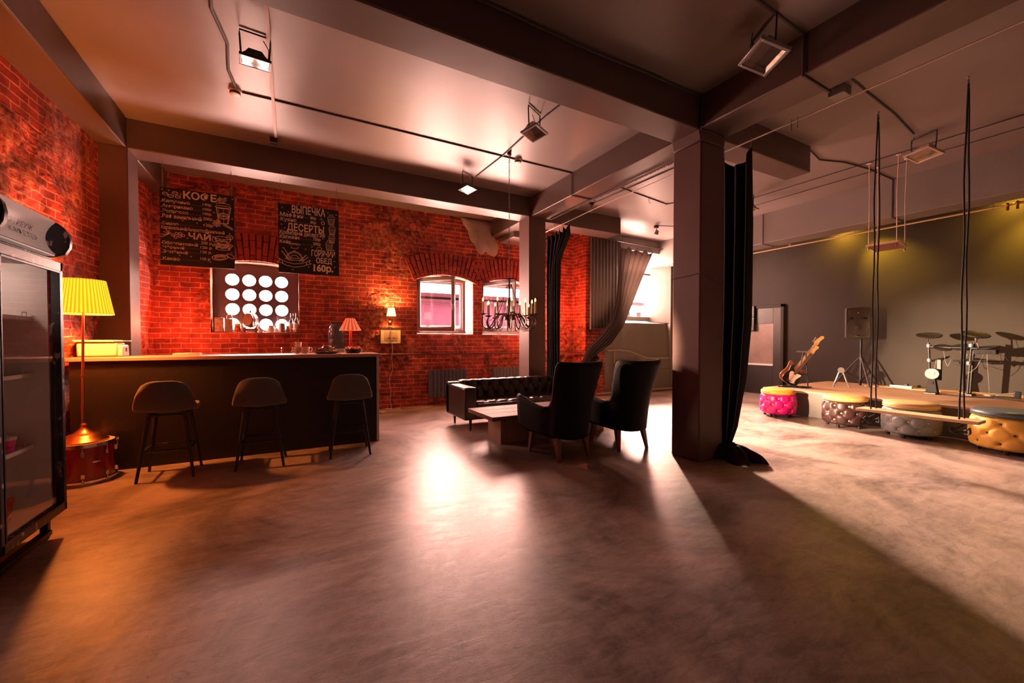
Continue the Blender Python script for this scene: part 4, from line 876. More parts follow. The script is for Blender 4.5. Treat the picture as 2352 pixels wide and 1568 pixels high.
bk=G().grid(back,126,34).make('back_cushion',mLea,parent=t,smooth=180,solid=.01)
g=G()
for k in range(10):
    x0=.19+BW*k/10; x1=.19+BW*(k+1)/10
    g.grid(lambda u,v:(x0+(x1-x0)*u,SD-.085-.105*math.cos(PI*v),.635+.055*math.sin(PI*v)*(.72+.28*math.sin(PI*u)**.5)),8,10)
g.make('top_roll',mLea,parent=t,smooth=180)
for k,(x,z) in enumerate(bt):
    if .01<x<BW-.01: q=back(x/BW,z/.34); G().ball((q[0],q[1]-.002,q[2]),.011,.006,.011,10,6).make('button',mLea,parent=t)
hs,bs=tufted(BW,.56,9,3,.012,.03)
G().grid(lambda u,v:(.19+BW*u,.03+.57*v,.385+hs(BW*u,.56*v)*(min(1,v*9))-.0+(-.02*(1-min(1,v*12)))),117,40).make('seat_cushion',mLea,parent=t,smooth=180)
G().box(.19,SW-.19,.015,.62,.30,.385).make('seat_base',mLea,parent=t,bevel=.02)
for side in (0,1):   # pleated inner face of each arm
    ha,ba=tufted(.58,.25,3,2,.012,.03)
    x=.19 if side==0 else SW-.19; sg=1 if side==0 else -1
    G().grid(lambda u,v:(x+sg*(.005+ha(.58*u,.25*v)),.04+.58*u,.37+.25*v),30,16).make('arm_pad',mLea,parent=t,smooth=180)
    for a,b_ in ba: G().ball((x+sg*.02,.04+a,.37+b_),.009,.009,.009,8,6).make('button',mLea,parent=t) if 0<a<.58 else None
for x,y in ((.12,.08),(SW-.12,.08),(.12,SD-.08),(SW-.12,SD-.08)): G().rod((x,y,.17),(x+(.0),y,0),.024,.014,12).make('leg',mDark,parent=t)

# ================================================================ coffee table
mPlank=M('pale_worn_timber',(.25,.135,.10),.62,spec=.25,nz=(5,.2,(.15,.08,.06)),stretch=(.7,6,2),bump=(9,.3,.004)); mBlk=M('light_timber_block',(.36,.19,.12),.5,nz=(4,.2,(.27,.14,.09)),stretch=(5,1,.6),bump=(12,.2,.003)); mHole=M('dark_hole',(.01,.008,.008),.9)
t=thing('coffee_table','low timber coffee table with a thick plank top on solid block legs','table',(2.06,4.27,0))
for k in range(3): G().box(0,2.15,k*.25+.001,(k+1)*.25-.001,.355,.405).make('top_plank',mPlank,parent=t,bevel=.004)
for x0,x1 in ((.25,1.02),(1.12,1.93)):
    g=G().box(x0,x1,.28,.66,.0,.355); bb=g.make('block_leg',mBlk,parent=t,bevel=.004)
    G().box(x0+.035,x0+.075,.277,.281,.285,.325).make('bolt_hole',mHole,parent=bb,smooth=None)
# ================================================================ wing armchairs
mArm=M('black_velour',(.0035,.003,.003),.65,spec=.18,bump=(150,.25,.002)); mLegW=M('reddish_wood_leg',(.23,.075,.04),.35,nz=(6,.2,(.15,.05,.03)),stretch=(4,4,1))
def armchair():
    t=thing('wing_armchair','','armchair',(0,0,0),0,'wing armchairs around the coffee table')
    # outer shell: u runs around from left arm tip over the back to the right arm tip; height profile from the back view
    def plan(u,k): # k height factor 0 bottom..1 top
        a=PI*(1+u); # left(-x) .. back(-y) .. right(+x)
        hw=.335-.04*(1-k); dp=.30
        th=(u-.5)*2; 
        c=math.copysign(abs(math.sin(th*PI/2))**.75,th); d=abs(math.cos(th*PI/2))**.8
        return (hw*c,-dp*d)
    def topz(u):
        th=abs((u-.5)*2)
        if th<.46: return 1.05+.012*(th/.46)**2
        if th<.70:
            k=(th-.46)/.24; return 1.06-.50*(3*k*k-2*k**3)
        k=(th-.70)/.30; return .56+.10*k**1.6
    def shell(inner):
        def fn(u,v):
            th=(u-.5)*2; tz=topz(u); bz=.235+.06*abs(th)**2+.02*abs(th)
            z=bz+(tz-bz)*v
            kz=(z-.24)/.82; flare=.0+.11*max(0,kz-.35)   # back widens and leans rearward upward
            x,y=plan(u,min(1,kz))
            wf=(1+.0*kz); lean=-.16*max(0,kz)**1.2*(1-min(1,abs(th)/.75)**3)
            if abs(th)>.46 and z<.7: x*=1.0
            # waist: narrow at arm junction, wide at the top
            if abs(th)<.7: x*=(.86+.16*abs(kz-.35)+.42*max(0,kz-.45))
            fwd=.36*max(0,abs(th)-.62)/.38
            s_=0.035 if inner else 0
            x-=math.copysign(s_,th)*min(1,abs(th)*2.5); y+=s_*1.3*(1-abs(th))
            return (x,y+lean+fwd,z)
        return fn
    G().grid(shell(False),56,26).make('shell',mArm,parent=t,solid=.055,sub=0,smooth=180,bevel=0)
    g=G(); fn=shell(False); g.tube([fn(i/80,1) for i in range(81)],.026,8).make('piping',mArm,parent=t,smooth=180)
    G().box(-.25,.25,-.22,.34,.24,.40).make('seat_box',mArm,parent=t,bevel=.03)
    G().box(-.255,.255,-.20,.36,.39,.47).make('seat_cushion',mArm,parent=t,bevel=.035,seg=4)
    for sx in (-1,1):
        for sy in (-1,1):
            x,y=sx*.19,sy*.19+(.05 if sy>0 else -.01); x2,y2=sx*.215,sy*.23+(.05 if sy>0 else -.03)
            g=G(); a,b_=.032,.016; g.hexa([(x2-b_,y2-b_,0),(x2+b_,y2-b_,0),(x2+b_,y2+b_,0),(x2-b_,y2+b_,0)],[(x-a,y-a,.27),(x+a,y-a,.27),(x+a,y+a,.27),(x-a,y+a,.27)]); g.make('leg',mLegW,parent=t,bevel=.004)
    return t
a0=armchair(); a0.location=(2.70,3.84,0); a0.rotation_euler.z=R(5); a0['label']='black wing armchair with its back to us in front of the timber coffee table'
dup(a0,(3.60,3.83,0),R(-3),'black wing armchair turned beside the middle column')

# ================================================================ chandelier
t=thing('chandelier','iron candle chandelier with drooping arms and lit candle bulbs on a long chain','chandelier',(2.64,4.94,1.47))
mIron=M('wrought_iron',(.10,.045,.045),.4,metal=.6); mCandle=M('candle_sleeve',(.50,.40,.30),.5); mFl=M('candle_flame',(1,.6,.1),.5,emit=((1,.42,.04),14))
G().lathe([(.004,0),(.02,.05),(.03,.11),(.075,.12),(.075,.185),(.035,.19),(.02,.30),(.028,.36),(.012,.42),(.012,.70)],20).make('hub',mIron,parent=t)
for k in range(12):
    a=2*PI*k/12+.12; c,s_=math.cos(a),math.sin(a); Rr=.36 if k%2 else .335
    def q(r,z): return (r*c,r*s_,z)
    pts=[]
    for i in range(19):
        u=i/18; r=.06+(Rr-.06)*u; z=.16+.06*math.sin(min(1,u*4)*PI)*.6-.19*math.sin(PI*max(0,u-.12)/.88)*(1-.1*u)+(.02*u); pts.append(q(r if u<.9 else Rr-.0,z if u<.88 else -.02+.16*(u-.88)/.12))
    pts=[q(.06,.16),q(.10,.20),q(.15,.195),q(.20,.13),q(.235,.06),q(.275,.01),q(.32,.0),q(Rr,.03),q(Rr+.02,.09),q(Rr,.15)]
    ar=G().tube(pts,.0085,8).make('arm',mIron,parent=t,smooth=180)
    z0=.15+.02*(k%3)
    G().lathe([(.012,-.005),(.045,.012),(.047,.016),(.012,.006)],16,c=q(Rr,z0)).make('drip_pan',mIron,parent=ar)
    G().lathe([(.015,0),(.012,.155+.02*(k%2))],12,c=q(Rr,z0+.005)).make('candle',mCandle,parent=ar)
    zf=z0+.162+.02*(k%2)
    G().lathe([(.003,0),(.011,.014),(.009,.028),(.001,.05)],10,c=q(Rr,zf)).make('flame_bulb',mFl,parent=ar)
    # thin droop strands from the hub crown out to the arm
    g=G(); 
    g.tube([q(.03+(Rr-.03)*i/10,.60-.0*i-(.62*math.sin(PI*i/20))+.18*(i/10)**3) for i in range(11)],.0028,5).make('strand',mIron,parent=ar)
    G().tube([q(.05+(Rr-.03)*i/10,.30-.36*math.sin(PI*i/13)+.06*(i/10)) for i in range(11)],.0025,5).make('strand',mIron,parent=ar)
    G().tube([q(Rr*(1-.5*i/8),.03-.07*math.sin(PI*i/8)-.0*i) for i in range(9)],.0028,5).make('strand',mIron,parent=ar)
G().lathe([(.10,.66),(.104,.66),(.104,.672),(.10,.672),(.10,.66)],24,cap=False).make('crown_ring',mIron,parent=t)
def chain(t,x,y,z0,z1,st=.034,w=.009,wr=.0028,mat=None):
    g=G(); n=int((z1-z0)/st)
    for k in range(n):
        z=z0+st*(k+.5); P=[]
        for i in range(8):
            a=2*PI*i/8; u=w*math.cos(a); v=st*.66*math.sin(a); P.append((x+(u if k%2 else 0),y+(0 if k%2 else u),z+v))
        g.tube(P,wr,5,closed=True)
    g.make('chain',mat or mGMetal,parent=t)
chain(t,0,0,.70,2.38); G().lathe([(.03,2.395),(.03,2.36),(.008,2.35)],16).make('ceiling_rose',mIron,parent=t)

# ================================================================ ceiling fittings
mLens=M('floodlight_lens',(.8,.74,.66),.25,metal=.5,bump=(12,.3,.01)); mLensG=glassmat('lens_glass',(.9,.88,.85),.5,.04); mLensY=M('yellow_lens',(.62,.55,.28),.15,coat=1)
def flood(label,x,y,rz,tilt,s=1,mh=None,yel=False,drop=.20):
    t=thing('floodlight',label,'floodlight',(x,y,HC),rz,'ceiling floodlights'); mh=mh or mGMetal
    Mm=Mx((0,0,-drop),rx=tilt,sc=s)
    def P(): g=G(); g.M=Mm; return g
    P().hexa([(-.075,-.05,.045),(.075,-.05,.045),(.075,.05,.045),(-.075,.05,.045)],[(-.05,-.035,.085),(.05,-.035,.085),(.05,.035,.085),(-.05,.035,.085)]).hexa([(-.11,-.08,0),(.11,-.08,0),(.11,.08,0),(-.11,.08,0)],[(-.075,-.05,.045),(.075,-.05,.045),(.075,.05,.045),(-.075,.05,.045)]).make('housing',mh,parent=t,bevel=.004)
    P().box(-.12,.12,-.095,-.078,-.018,.004).box(-.12,.12,.078,.095,-.018,.004).box(-.12,-.10,-.078,.078,-.018,.004).box(.10,.12,-.078,.078,-.018,.004).make('bezel',mh,parent=t,bevel=.003)
    P().add([(-.10,-.078,-.012),(.10,-.078,-.012),(.10,.078,-.012),(-.10,.078,-.012),(-.03,-.02,.028),(.03,-.02,.028),(.03,.02,.028),(-.03,.02,.028)],[(0,1,5,4),(1,2,6,5),(2,3,7,6),(3,0,4,7),(4,5,6,7)]).make('reflector',mLensY if yel else mLens,parent=t,smooth=None)
    P().box(-.10,.10,-.078,.078,-.014,-.0125).make('lens_glass',mLensG,parent=t,smooth=None)
    g=G(); g.tube([(-.105*s,0,-drop+.02),(-.115*s,0,-.05),(-.115*s,0,-.012),(.115*s,0,-.012),(.115*s,0,-.05),(.105*s,0,-drop+.02)],.007,6).make('bracket',mDark,parent=t)
    G().tube([(.03,.03,-drop+.09),(.09,.06,-drop+.02),(.10,.05,-.08),(.06,.06,-.01)],.004,6).make('cable',mDark,parent=t)
    return t
flood('black floodlight hanging over the bar stools near the smoke detector',-.24,4.05,R(4),R(4),.95,mDark,drop=.24)
flood('small black floodlight near the chandelier, second from the beam',2.40,3.90,R(28),R(-12),1.1,mGMetal,drop=.25)
flood('small black floodlight beside the back beam above the chandelier',2.40,5.85,R(28),R(-12),1,mDark,drop=.24)
flood('large grey floodlight on the ceiling in front of the middle beam',3.42,1.98,R(62),R(22),1.35,mGMetal,drop=.24)
flood('grey floodlight with a yellow lens beside the hanging shelf',6.95,2.05,R(68),R(18),1.25,M('sandy_metal',(.45,.36,.30),.4,metal=.5),True,.24)
flood('floodlight half hidden behind the long black curtain',7.2,4.42,R(68),R(14),1.2,M('sandy_metal_dull',(.42,.33,.28),.4,metal=.5),True,.22)
def det(label,x,y):
    t=thing('smoke_detector',label,'smoke detector',(x,y,HC),0,'smoke detectors on the ceiling')
    G().lathe([(.055,-.018),(.058,-.012),(.058,0)],24).lathe([(.028,-.055),(.045,-.05),(.048,-.022),(.05,-.018)],24).make('body',M('detector_plastic',(.62,.48,.38),.4),parent=t)
    G().lathe([(.0485,-.044),(.0492,-.03)],24,cap=False).make('vent_slots',mDark,parent=t)
det('round smoke detector on the ceiling above the bar stools',-.48,5.06); det('round smoke detector on the ceiling near the chandelier chain',2.85,5.07)
def cab(name,label,pts,r=.009,mat=None): return G().tube(pts,r,8).make(name,mat or mConduit,label=label,cat='cable')
ZT=HC-.008
cab('ceiling_conduit','long dark conduit crossing the ceiling between the two smoke detectors',[(-.42,5.06,ZT),(2.8,5.07,ZT),(3.79,5.07,ZT),(3.79,5.07,3.52),(4.25,5.07,3.52)])
cab('ceiling_cable','thick wavy cable on the ceiling leading to the smoke detector over the bar',[(-.50,1.0,ZT),(-.52,2.8,ZT),(-.47,3.5,ZT),(-.52,3.9,ZT),(-.46,4.3,ZT),(-.50,4.7,ZT),(-.47,5.0,ZT)],.013)
G().box(-.16,-.13,3.2,5.95,HC-.02,HC).make('cable_duct',M('duct_plastic',(.42,.30,.24),.5),label='narrow cable duct beside the floodlight over the bar',cat='cable duct')
G().box(-.21,-.13,5.98,6.05,HC-.07,HC).make('junction_box',mDark,label='small dark box at the end of the cable duct',cat='junction box')
cab('floodlight_cable','dark cable linking the two small floodlights near the chandelier',[(2.62,3.25,ZT),(2.58,3.95,ZT),(2.60,5.07,ZT),(2.56,5.9,ZT)],.008)
cab('beam_cable','loose cable clipped along the top edge of the front beam',[(-1.5,2.835,3.84)]+[(-1+.5*k,2.83,3.835+.012*math.sin(k*1.7)) for k in range(10)]+[(3.78,2.82,3.84),(3.79,2.83,3.5),(3.9,2.84,3.52),(4.2,2.84,3.515)],.011)
cab('stage_cable','cable winding across the stage ceiling to the lowered edge',[(4.3,3.0,ZT),(4.9,3.03,ZT),(5.5,2.93,ZT),(6.2,2.95,ZT),(6.6,3.03,ZT),(7.0,2.90,ZT),(7.6,2.84,ZT),(8.42,2.84,ZT),(8.42,2.84,3.26),(8.9,2.84,3.26)],.010)
cab('stage_lamp_cable','cable running over the ceiling to the floodlight with a yellow lens',[(4.3,1.92,ZT),(5.2,1.98,ZT),(6.0,2.02,ZT),(6.8,2.1,ZT)],.010)
cab('cross_beam_conduit','conduit passing under the middle beam by the large floodlight',[(2.7,1.84,ZT),(3.5,1.86,ZT),(3.79,1.87,ZT),(3.79,1.87,3.52),(4.24,1.88,3.52),(4.24,1.88,3.8)],.012)
cab('far_conduit','thin conduit along the stage ceiling behind the hanging shelf',[(7.32,6.0,ZT),(7.32,-1,ZT)],.007)
cab('farther_conduit','thin conduit along the stage ceiling next to the lowered edge',[(7.75,6.0,ZT),(7.75,-1,ZT)],.006)
cab('rear_conduit','dark bent conduit on the ceiling beside the middle column',[(4.82,5.15,ZT),(6.21,5.37,ZT),(6.3,5.2,ZT)],.009)
cab('rear_conduit_straight','straight cable along the ceiling above the curtain wire',[(4.98,6.06,ZT),(5.0,4.9,ZT),(5.03,3.4,ZT)],.009)
cab('column_cable','thin cable strung around the middle column',[(3.815,3.22,2.0),(3.815,2.846,2.02),(4.0,2.846,1.97),(4.22,2.846,1.90)],.004)
cab('gable_conduit','dark conduit wrapping the lowered ceiling edge near the door',[(8.42,4.86,3.86),(8.42,4.86,3.26),(8.9,4.86,3.26)],.008)
# beaded light string under the middle beam
t=thing('rope_light','beaded rope light fixed under the middle beam','rope light',(4.16,6.2,3.515))
G().rod((0,0,0),(.02,-2.9,0),.010).make('rope',mConduit,parent=t)
g=G()
for k in range(100): g.ball((.0+.0002*k,-.029*k,-.016),.010,.007,.010,6,4)
g.make('beads',M('rope_light_beads',(.55,.42,.36),.3),parent=t,kind='stuff')
def dev(label,x,y):
    t=thing('track_spot',label,'spotlight',(x,y,HC),0); G().box(-.04,.04,-.03,.03,-.05,0).make('mount',mDark,parent=t,bevel=.004); G().rod((0,0,-.05),(0,-.01,-.10),.008).make('stem',mDark,parent=t)
    g=G(); g.M=Mx((0,-.01,-.15),rx=R(25)); g.lathe([(.028,.05),(.04,.02),(.045,-.04)],16); g.make('lamp_head',mGMetal,parent=t)
dev('small black spotlight on the ceiling above the narrow black curtain',4.93,6.0); dev('tiny ceiling spotlight above the grey curtain',7.2,6.5)
cab('spot_cable','thin cable running to the tiny spotlight above the grey curtain',[(7.2,6.45,ZT),(7.9,6.2,ZT)],.006)
g=G(); g.tube([(5.69,5.31,HC),(5.69,5.31,HC-.06),(5.71,5.31,HC-.09),(5.74,5.31,HC-.07)],.005).make('ceiling_hook',mGMetal,label='small metal hook in the ceiling behind the middle beam',cat='hook')
G().box(4.85,5.0,2.02,2.16,HC-.09,HC).make('junction_box',mGMetal,label='pale metal box on the stage ceiling beside the curtain wire',cat='junction box',bevel=.006)

for y,y2,l in ((4.22,3.3,'yellow stage lamp over the speaker end of the black wall'),(1.92,1.6,'yellow stage lamp over the drum end of the black wall')):
    t=thing('stage_lamp',l,'stage lamp',(9.93,y,3.62),0,'yellow stage lamps behind the lowered beam'); 
    G().box(-.13,.13,-.10,.10,0,.10).make('housing',mDark,parent=t,bevel=.01); G().rod((0,0,.1),(0,0,.27),.012).make('bracket',mDark,parent=t)
    G().box(-.11,.11,-.085,.085,-.008,0).make('lens',M('yellow_lamp_lens',(1,.7,.1),.4,emit=((1,.52,.03),85)),parent=t,smooth=None)
# ================================================================ door, rail
t=thing('door_1','black door with a tall glass pane in the black wall','door',(10.2,5.42,0)); t['kind']='structure'
G().box(-.06,.0,-.07,0,0,2.17).box(-.06,0,1.0,1.07,0,2.17).box(-.06,0,-.07,1.07,2.10,2.17).make('door_frame',mBlack,parent=t,bevel=.006)
G().box(-.03,.0,0,.18,0,2.1).box(-.03,0,.86,1.0,0,2.1).box(-.03,0,.18,.86,0,.70).box(-.03,0,.18,.86,1.72,2.1).make('door_leaf',M('door_paint',(.028,.025,.024),.4),parent=t,bevel=.004)
G().box(-.012,-.004,.18,.86,.74,1.72).make('glass_pane',M('frosted_door_glass',(.30,.22,.19),.25,nz=(3,.2,(.22,.16,.14))),parent=t,smooth=None)
G().box(-.05,-.012,.17,.87,.70,.745).make('sill',mWhiteP,parent=t,bevel=.003)
for z in (1.0,1.85): G().box(-.04,-.028,-.012,.006,z,z+.09).make('hinge',mGMetal,parent=t,smooth=None)
t=thing('wall_intercom','black box with small buttons on the wall beyond the glazed door','intercom',(10.14,6.12,1.55)); G().box(-.04,.05,-.10,.10,0,.62).make('body',mDark,parent=t,bevel=.01)
for k in range(5): G().ball((-.045,-.09+.02*k,.30+.03*(k%3)),.008).make('button',mChrome,parent=t)
t=thing('stage_rail','long brass-coloured rail under the lowered ceiling edge above the stage','rail',(9.0,6.2,3.235)); G().rod((0,0,0),(0,-7.6,0),.016,n=10).make('rail_tube',M('brass_rail',(.62,.45,.22),.35,metal=.6),parent=t)
for y in (.45,1.55,2.9,4.3,5.6): G().box(-.012,.012,-y-.012,-y+.012,-.02,.045).make('rail_clamp',mGMetal,parent=t,smooth=None)
t=thing('scaffold_clamp','brass clamps gripping the stage rail next to the red cable','clamp',(9.0,1.72,3.235)); 
for y in (-.05,.04): G().tube([(.03*math.cos(a),y,.03*math.sin(a)) for a in [2*PI*k/12 for k in range(12)]],.011,6,closed=True).box(-.012,.012,y-.012,y+.012,-.075,-.02).make('clamp_ring',mBrass,parent=t)
G().tube([(9.0,1.66,3.25),(8.99,1.5,3.22),(9.0,1.3,3.25),(9.0,.9,3.24)],.011,8).make('red_cable',M('red_cable',(.55,.04,.02),.4),label='short red cable tied along the stage rail',cat='cable')

# ================================================================ ottomans
def ottoman(name_l,x,y,r,h,cb,cl,cbt,btn_mat):
    mB=M('leather_'+cb[0],cb[1],.38,spec=.4,bump=(50,.2,.002)); mL=M('lid_'+cl[0],cl[1],.35,spec=.5,bump=(50,.2,.002)); mBt=M('button_'+cbt[0],cbt[1],.35)
    t=thing('ottoman',name_l,'ottoman',(x,y,0),random.uniform(0,.3),'round tufted ottomans in front of the stage'); H=h-.12; z0=.05; n=9
    bts=[(2*PI*(i+(.5 if j%2 else 0))/n,z0+H*(.2+.3*j)) for j in range(3) for i in range(n)]
    def fn(u,v):
        a=2*PI*u; z=z0+H*v; br=r*(.93+.09*math.sin(PI*min(1,max(0,.08+v*.92)))**.7); d=9
        for (b,zb) in bts:
            da=abs((a-b+PI)%(2*PI)-PI)*r; d=min(d,math.hypot(da,z-zb))
        p=a/(2*PI)*n; q=(v-.2)/.3; s1=abs(((p-q/2)%1)-.5)*2; s2=abs(((p+q/2)%1)-.5)*2
        cr=min(1,(1-max(s1,s2))*3)
        br-=.028*math.exp(-(d/.032)**2)+.009*(1-cr)
        e=min(v,1-v); br-=.03*(1-min(1,e/.08))**2
        return (br*math.cos(a),br*math.sin(a),z)
    G().grid(fn,144,30,cu=True).make('body',mB,parent=t,smooth=180)
    G().lathe([(r*.6,z0),(r*.86,z0),(r*.86,z0+.01),(r*.6,z0+.01)],40,cap=True).make('bottom_board',mDark,parent=t)
    zl=z0+H
    pr=[(r*.2,zl-.01),(r*.86,zl-.01),(r*.93,zl+.006),(r*.965,zl+.03),(r*.95,zl+.055),(r*.88,zl+.068),(r*.5,zl+.078),(.001,zl+.08)]
    lid=G().lathe(pr,48,cap=False).make('lid_cushion',mL,parent=t,smooth=180)
    G().tube([(r*.955*math.cos(2*PI*k/48),r*.955*math.sin(2*PI*k/48),zl+.008) for k in range(48)],.005,6,closed=True).make('lid_piping',mL,parent=lid)
    for b,zb in bts: q=fn(b/(2*PI),(zb-z0)/H); G().ball((q[0]*1.015,q[1]*1.015,zb),.0135).make('button',mBt,parent=t)
    for k in range(5): a=2*PI*k/5+.4; G().cyl((r*.74*math.cos(a),r*.74*math.sin(a),0),.022,.055,12).make('foot',mDark,parent=t)
ottoman('magenta tufted ottoman with an orange lid at the stage corner',7.44,4.00,.27,.46,('magenta',(.62,.004,.18)),('orange',(.72,.30,.04)),('yellow',(.85,.60,.12)),0)
ottoman('dark brown tufted ottoman with a tan lid by the stage',7.43,3.02,.285,.47,('brown',(.045,.018,.018)),('tan',(.66,.38,.13)),('cream',(.75,.55,.3)),0)
ottoman('blue-grey tufted ottoman with a cream lid behind the swing board',7.42,2.27,.30,.47,('blue_grey',(.27,.31,.31)),('cream_lid',(.80,.56,.24)),('yellow2',(.80,.65,.25)),0)
ottoman('mustard yellow tufted ottoman with a dark teal lid at the swing end',7.40,1.385,.335,.49,('mustard',(.85,.50,.09)),('teal',(.09,.12,.13)),('dark',(.10,.07,.05)),0)

# ================================================================ swings
mPine=M('pine_board',(.78,.52,.30),.45,nz=(3,.2,(.66,.40,.22)),stretch=(1,.3,4)); 
t=thing('swing','long pine board swing on two pairs of black ropes by the stage','swing',(5.79,1.735,.52))
G().box(-.11,.11,-.475,.475,-.014,.014).make('board',mPine,parent=t,bevel=.003)
for y in (-.34,.35):
    for x,s_ in ((-.055,1),(.055,-1)):
        G().tube([(x+.0,y+.006*math.sin(k*1.3+s_),3.30*k/14-.03) if k<13 else (x*(.5 if k==13 else .1),y,3.30*k/14-.03) for k in range(15)],.0075,8).make('rope',mRed,parent=t)
    g=G(); g.tube([(.055*math.cos(a*2)*(1-.02*a)+.01,y+.06*math.sin(a)*(1+.03*a)-.0,-.05-.07*abs(math.sin(a*.75))-.004*a) for a in [k*.35 for k in range(26)]],.008,6).make('rope_knot',mRed,parent=t)
    G().tube([(0,y,3.22),(.015,y,3.28),(0,y,3.34),(-.015,y,3.30),(0,y,3.25)],.008,6).make('ceiling_hook',mChrome,parent=t)
mCordW=M('cream_cord',(.72,.55,.42),.6)
t=thing('hanging_shelf','small dark board hung level on four pale cords above the stage edge','hanging shelf',(7.515,2.59,2.655))
tl=-.15; g=G(); g.M=Matrix.Rotation(-tl,4,'Y'); g.box(-.155,.155,-.175,.175,-.012,.012).make('board',M('dark_plywood',(.22,.10,.075),.5,nz=(6,.2,(.16,.07,.05))),parent=t,bevel=.002)
g=G(); g.M=Matrix.Rotation(-tl,4,'Y'); g.box(-.16,-.155,-.18,.18,-.014,.014).box(-.16,.16,-.18,-.175,-.014,.014).make('board_edge',mPine,parent=t,smooth=None)
for x in (-.135,.135):
    for y in (-.155,.155):
        dz=x*math.tan(tl); G().tube([(x,y,-.05+dz),(x,y,.2),(x+.01*math.copysign(1,y),y,.7),(x*1.02,y*1.05,1.21)],.0055,6).make('cord',mCordW,parent=t); G().cyl((x,y,-.06+dz),.009,.045,10).make('cord_end',mChrome,parent=t); G().cyl((x*1.02,y*1.05,1.205),.03,.008,14).make('ceiling_plate',mCordW,parent=t)

# ================================================================ guitars
mSun=M('sunburst_finish',(.42,.15,.06),.2,coat=.5); mBlkG=M('gloss_black_body',(.018,.016,.018),.15,coat=.6); mPick=M('white_pickguard',(.74,.56,.46),.35); mMap=M('maple',(.72,.42,.17),.3); mRose=M('rosewood',(.10,.045,.035),.4)
def smoothpoly(P,it=2):
    for _ in range(it):
        Q=[]
        for i in range(len(P)):
            a,b=P[i],P[(i+1)%len(P)]; Q+=[(a[0]*.75+b[0]*.25,a[1]*.75+b[1]*.25),(a[0]*.25+b[0]*.75,a[1]*.25+b[1]*.75)]
        P=Q
    return P
def guitar(label,loc,rz,tilt,s,body,neck,bass=False):
    t=thing('electric_guitar',label,'guitar',loc,rz,'electric guitars on the stage'); Mm=Mx((0,0,0),rx=R(-10))@Matrix.Rotation(tilt,4,'Y')@Matrix.Scale(s,4)
    def P(): g=G(); g.M=Mm; return g
    out=smoothpoly([(-.03,.0),(.09,-.005),(.155,.05),(.165,.14),(.125,.215),(.135,.285),(.155,.335),(.115,.345),(.055,.30),(.03,.29),(-.03,.29),(-.055,.31),(-.10,.375),(-.15,.385),(-.155,.33),(-.125,.25),(-.15,.15),(-.15,.06),(-.10,.01)],3)
    P().prism([(x,z) for x,z in out],-.022,.022,'y').make('body',body,parent=t,bevel=.009*s,seg=3,smooth=50)
    pk=smoothpoly([(.0,.05),(.075,.045),(.09,.09),(.075,.15),(.10,.22),(.115,.28),(.06,.27),(.03,.262),(-.03,.262),(-.075,.27),(-.095,.22),(-.06,.15),(-.03,.11)],2)
    pg=P().prism(pk,-.0255,-.022,'y').make('pickguard',mPick,parent=t,smooth=None) if not bass else None
    for z in (.11,.165,.22): P().box(-.04,.04,-.031,-.022,z-.008,z+.008).make('pickup',mPick if not bass else mDark,parent=t,bevel=.002)
    P().box(-.045,.045,-.032,-.022,.06,.078).make('bridge',mChrome,parent=t,bevel=.002)
    for x,z in ((.075,.10),(.095,.065)): P().cyl((0,0,0),.01,.01).make('knob',mPick,parent=t).matrix_local=Mm@Mx((x,-.022,z),rx=PI/2)
    L_=.46 if not bass else .52
    P().box(-.026,.026,-.026,-.004,.25,.29+L_).make('neck',mMap,parent=t,bevel=.004); P().box(-.025,.025,-.031,-.026,.225,.29+L_).make('fretboard',neck,parent=t,smooth=None)
    hz=.29+L_; hd=smoothpoly([(-.024,hz),(.024,hz),(.03,hz+.03),(.022,hz+.06),(.022,hz+.12),(.04,hz+.16),(.02,hz+.19),(-.02,hz+.18),(-.032,hz+.12),(-.05,hz+.03)],2)
    hh=P().prism(hd,-.018,-.004,'y').make('headstock',mMap,parent=t,smooth=50)
    for k in range(6 if not bass else 4): P().rod((-.035+.001*k,-.01,hz+.03+.024*k),(-.062+.002*k,-.01,hz+.03+.024*k),.005).ball((-.068,-.01,hz+.03+.024*k),.011,.005,.008,8,6).make('tuning_peg',mChrome,parent=hh)
    g=P()
    for k in range(6 if not bass else 4): x=-.018+.0072*k if not bass else -.018+.012*k; g.rod((x,-.034,.07),(x*.8,-.033,hz+.03),.0007,n=4)
    g.make('strings',mChrome,parent=t,kind='stuff')
    return t
rzg=R(-62)
guitar('black electric guitar with a pale pickguard leaning on the front of the stand',(8.16,4.23,.505),rzg,R(33),.90,mBlkG,mRose)
guitar('sunburst bass guitar standing behind the black guitar',(8.28,4.33,.515),rzg,R(33),1.06,mSun,mMap,True)
t=thing('guitar_stand','black folding stand holding the two electric guitars','guitar stand',(8.2,4.16,.437),rzg)
G().rod((.05,.03,.012),(.17,.08,.68),.011).rod((.24,.12,.012),(.20,.08,.68),.011).make('upright',mDark,parent=t); G().rod((.06,.07,.67),(.26,.07,.66),.012).make('neck_rest',mGMetal,parent=t)
for a,b_ in (((-.22,-.08,.012),(.22,-.10,.012)),((-.16,.14,.012),(.30,.10,.012)),((-.15,-.13,.03),(-.15,.12,.012)),((.12,-.13,.03),(.12,.12,.012))): G().rod(a,b_,.010).make('foot_bar',mDark,parent=t)
t=thing('small_stand','small A-shaped folding stand beside the speaker tripod','stand',(9.0,3.73,.437),R(-64))
G().cyl((0,0,0),.05,.03,24).make('hinge_cap',mGMetal,parent=t).matrix_local=Mx((0,.015,.32),rx=PI/2)
for s_ in (-1,1): G().rod((s_*.02,0,.31),(s_*.085,0,.10),.014).rod((s_*.085,0,.10),(s_*.115,-.05,.014),.010).ball((s_*.115,-.05,.017),.016).make('leg',mGMetal,parent=t)

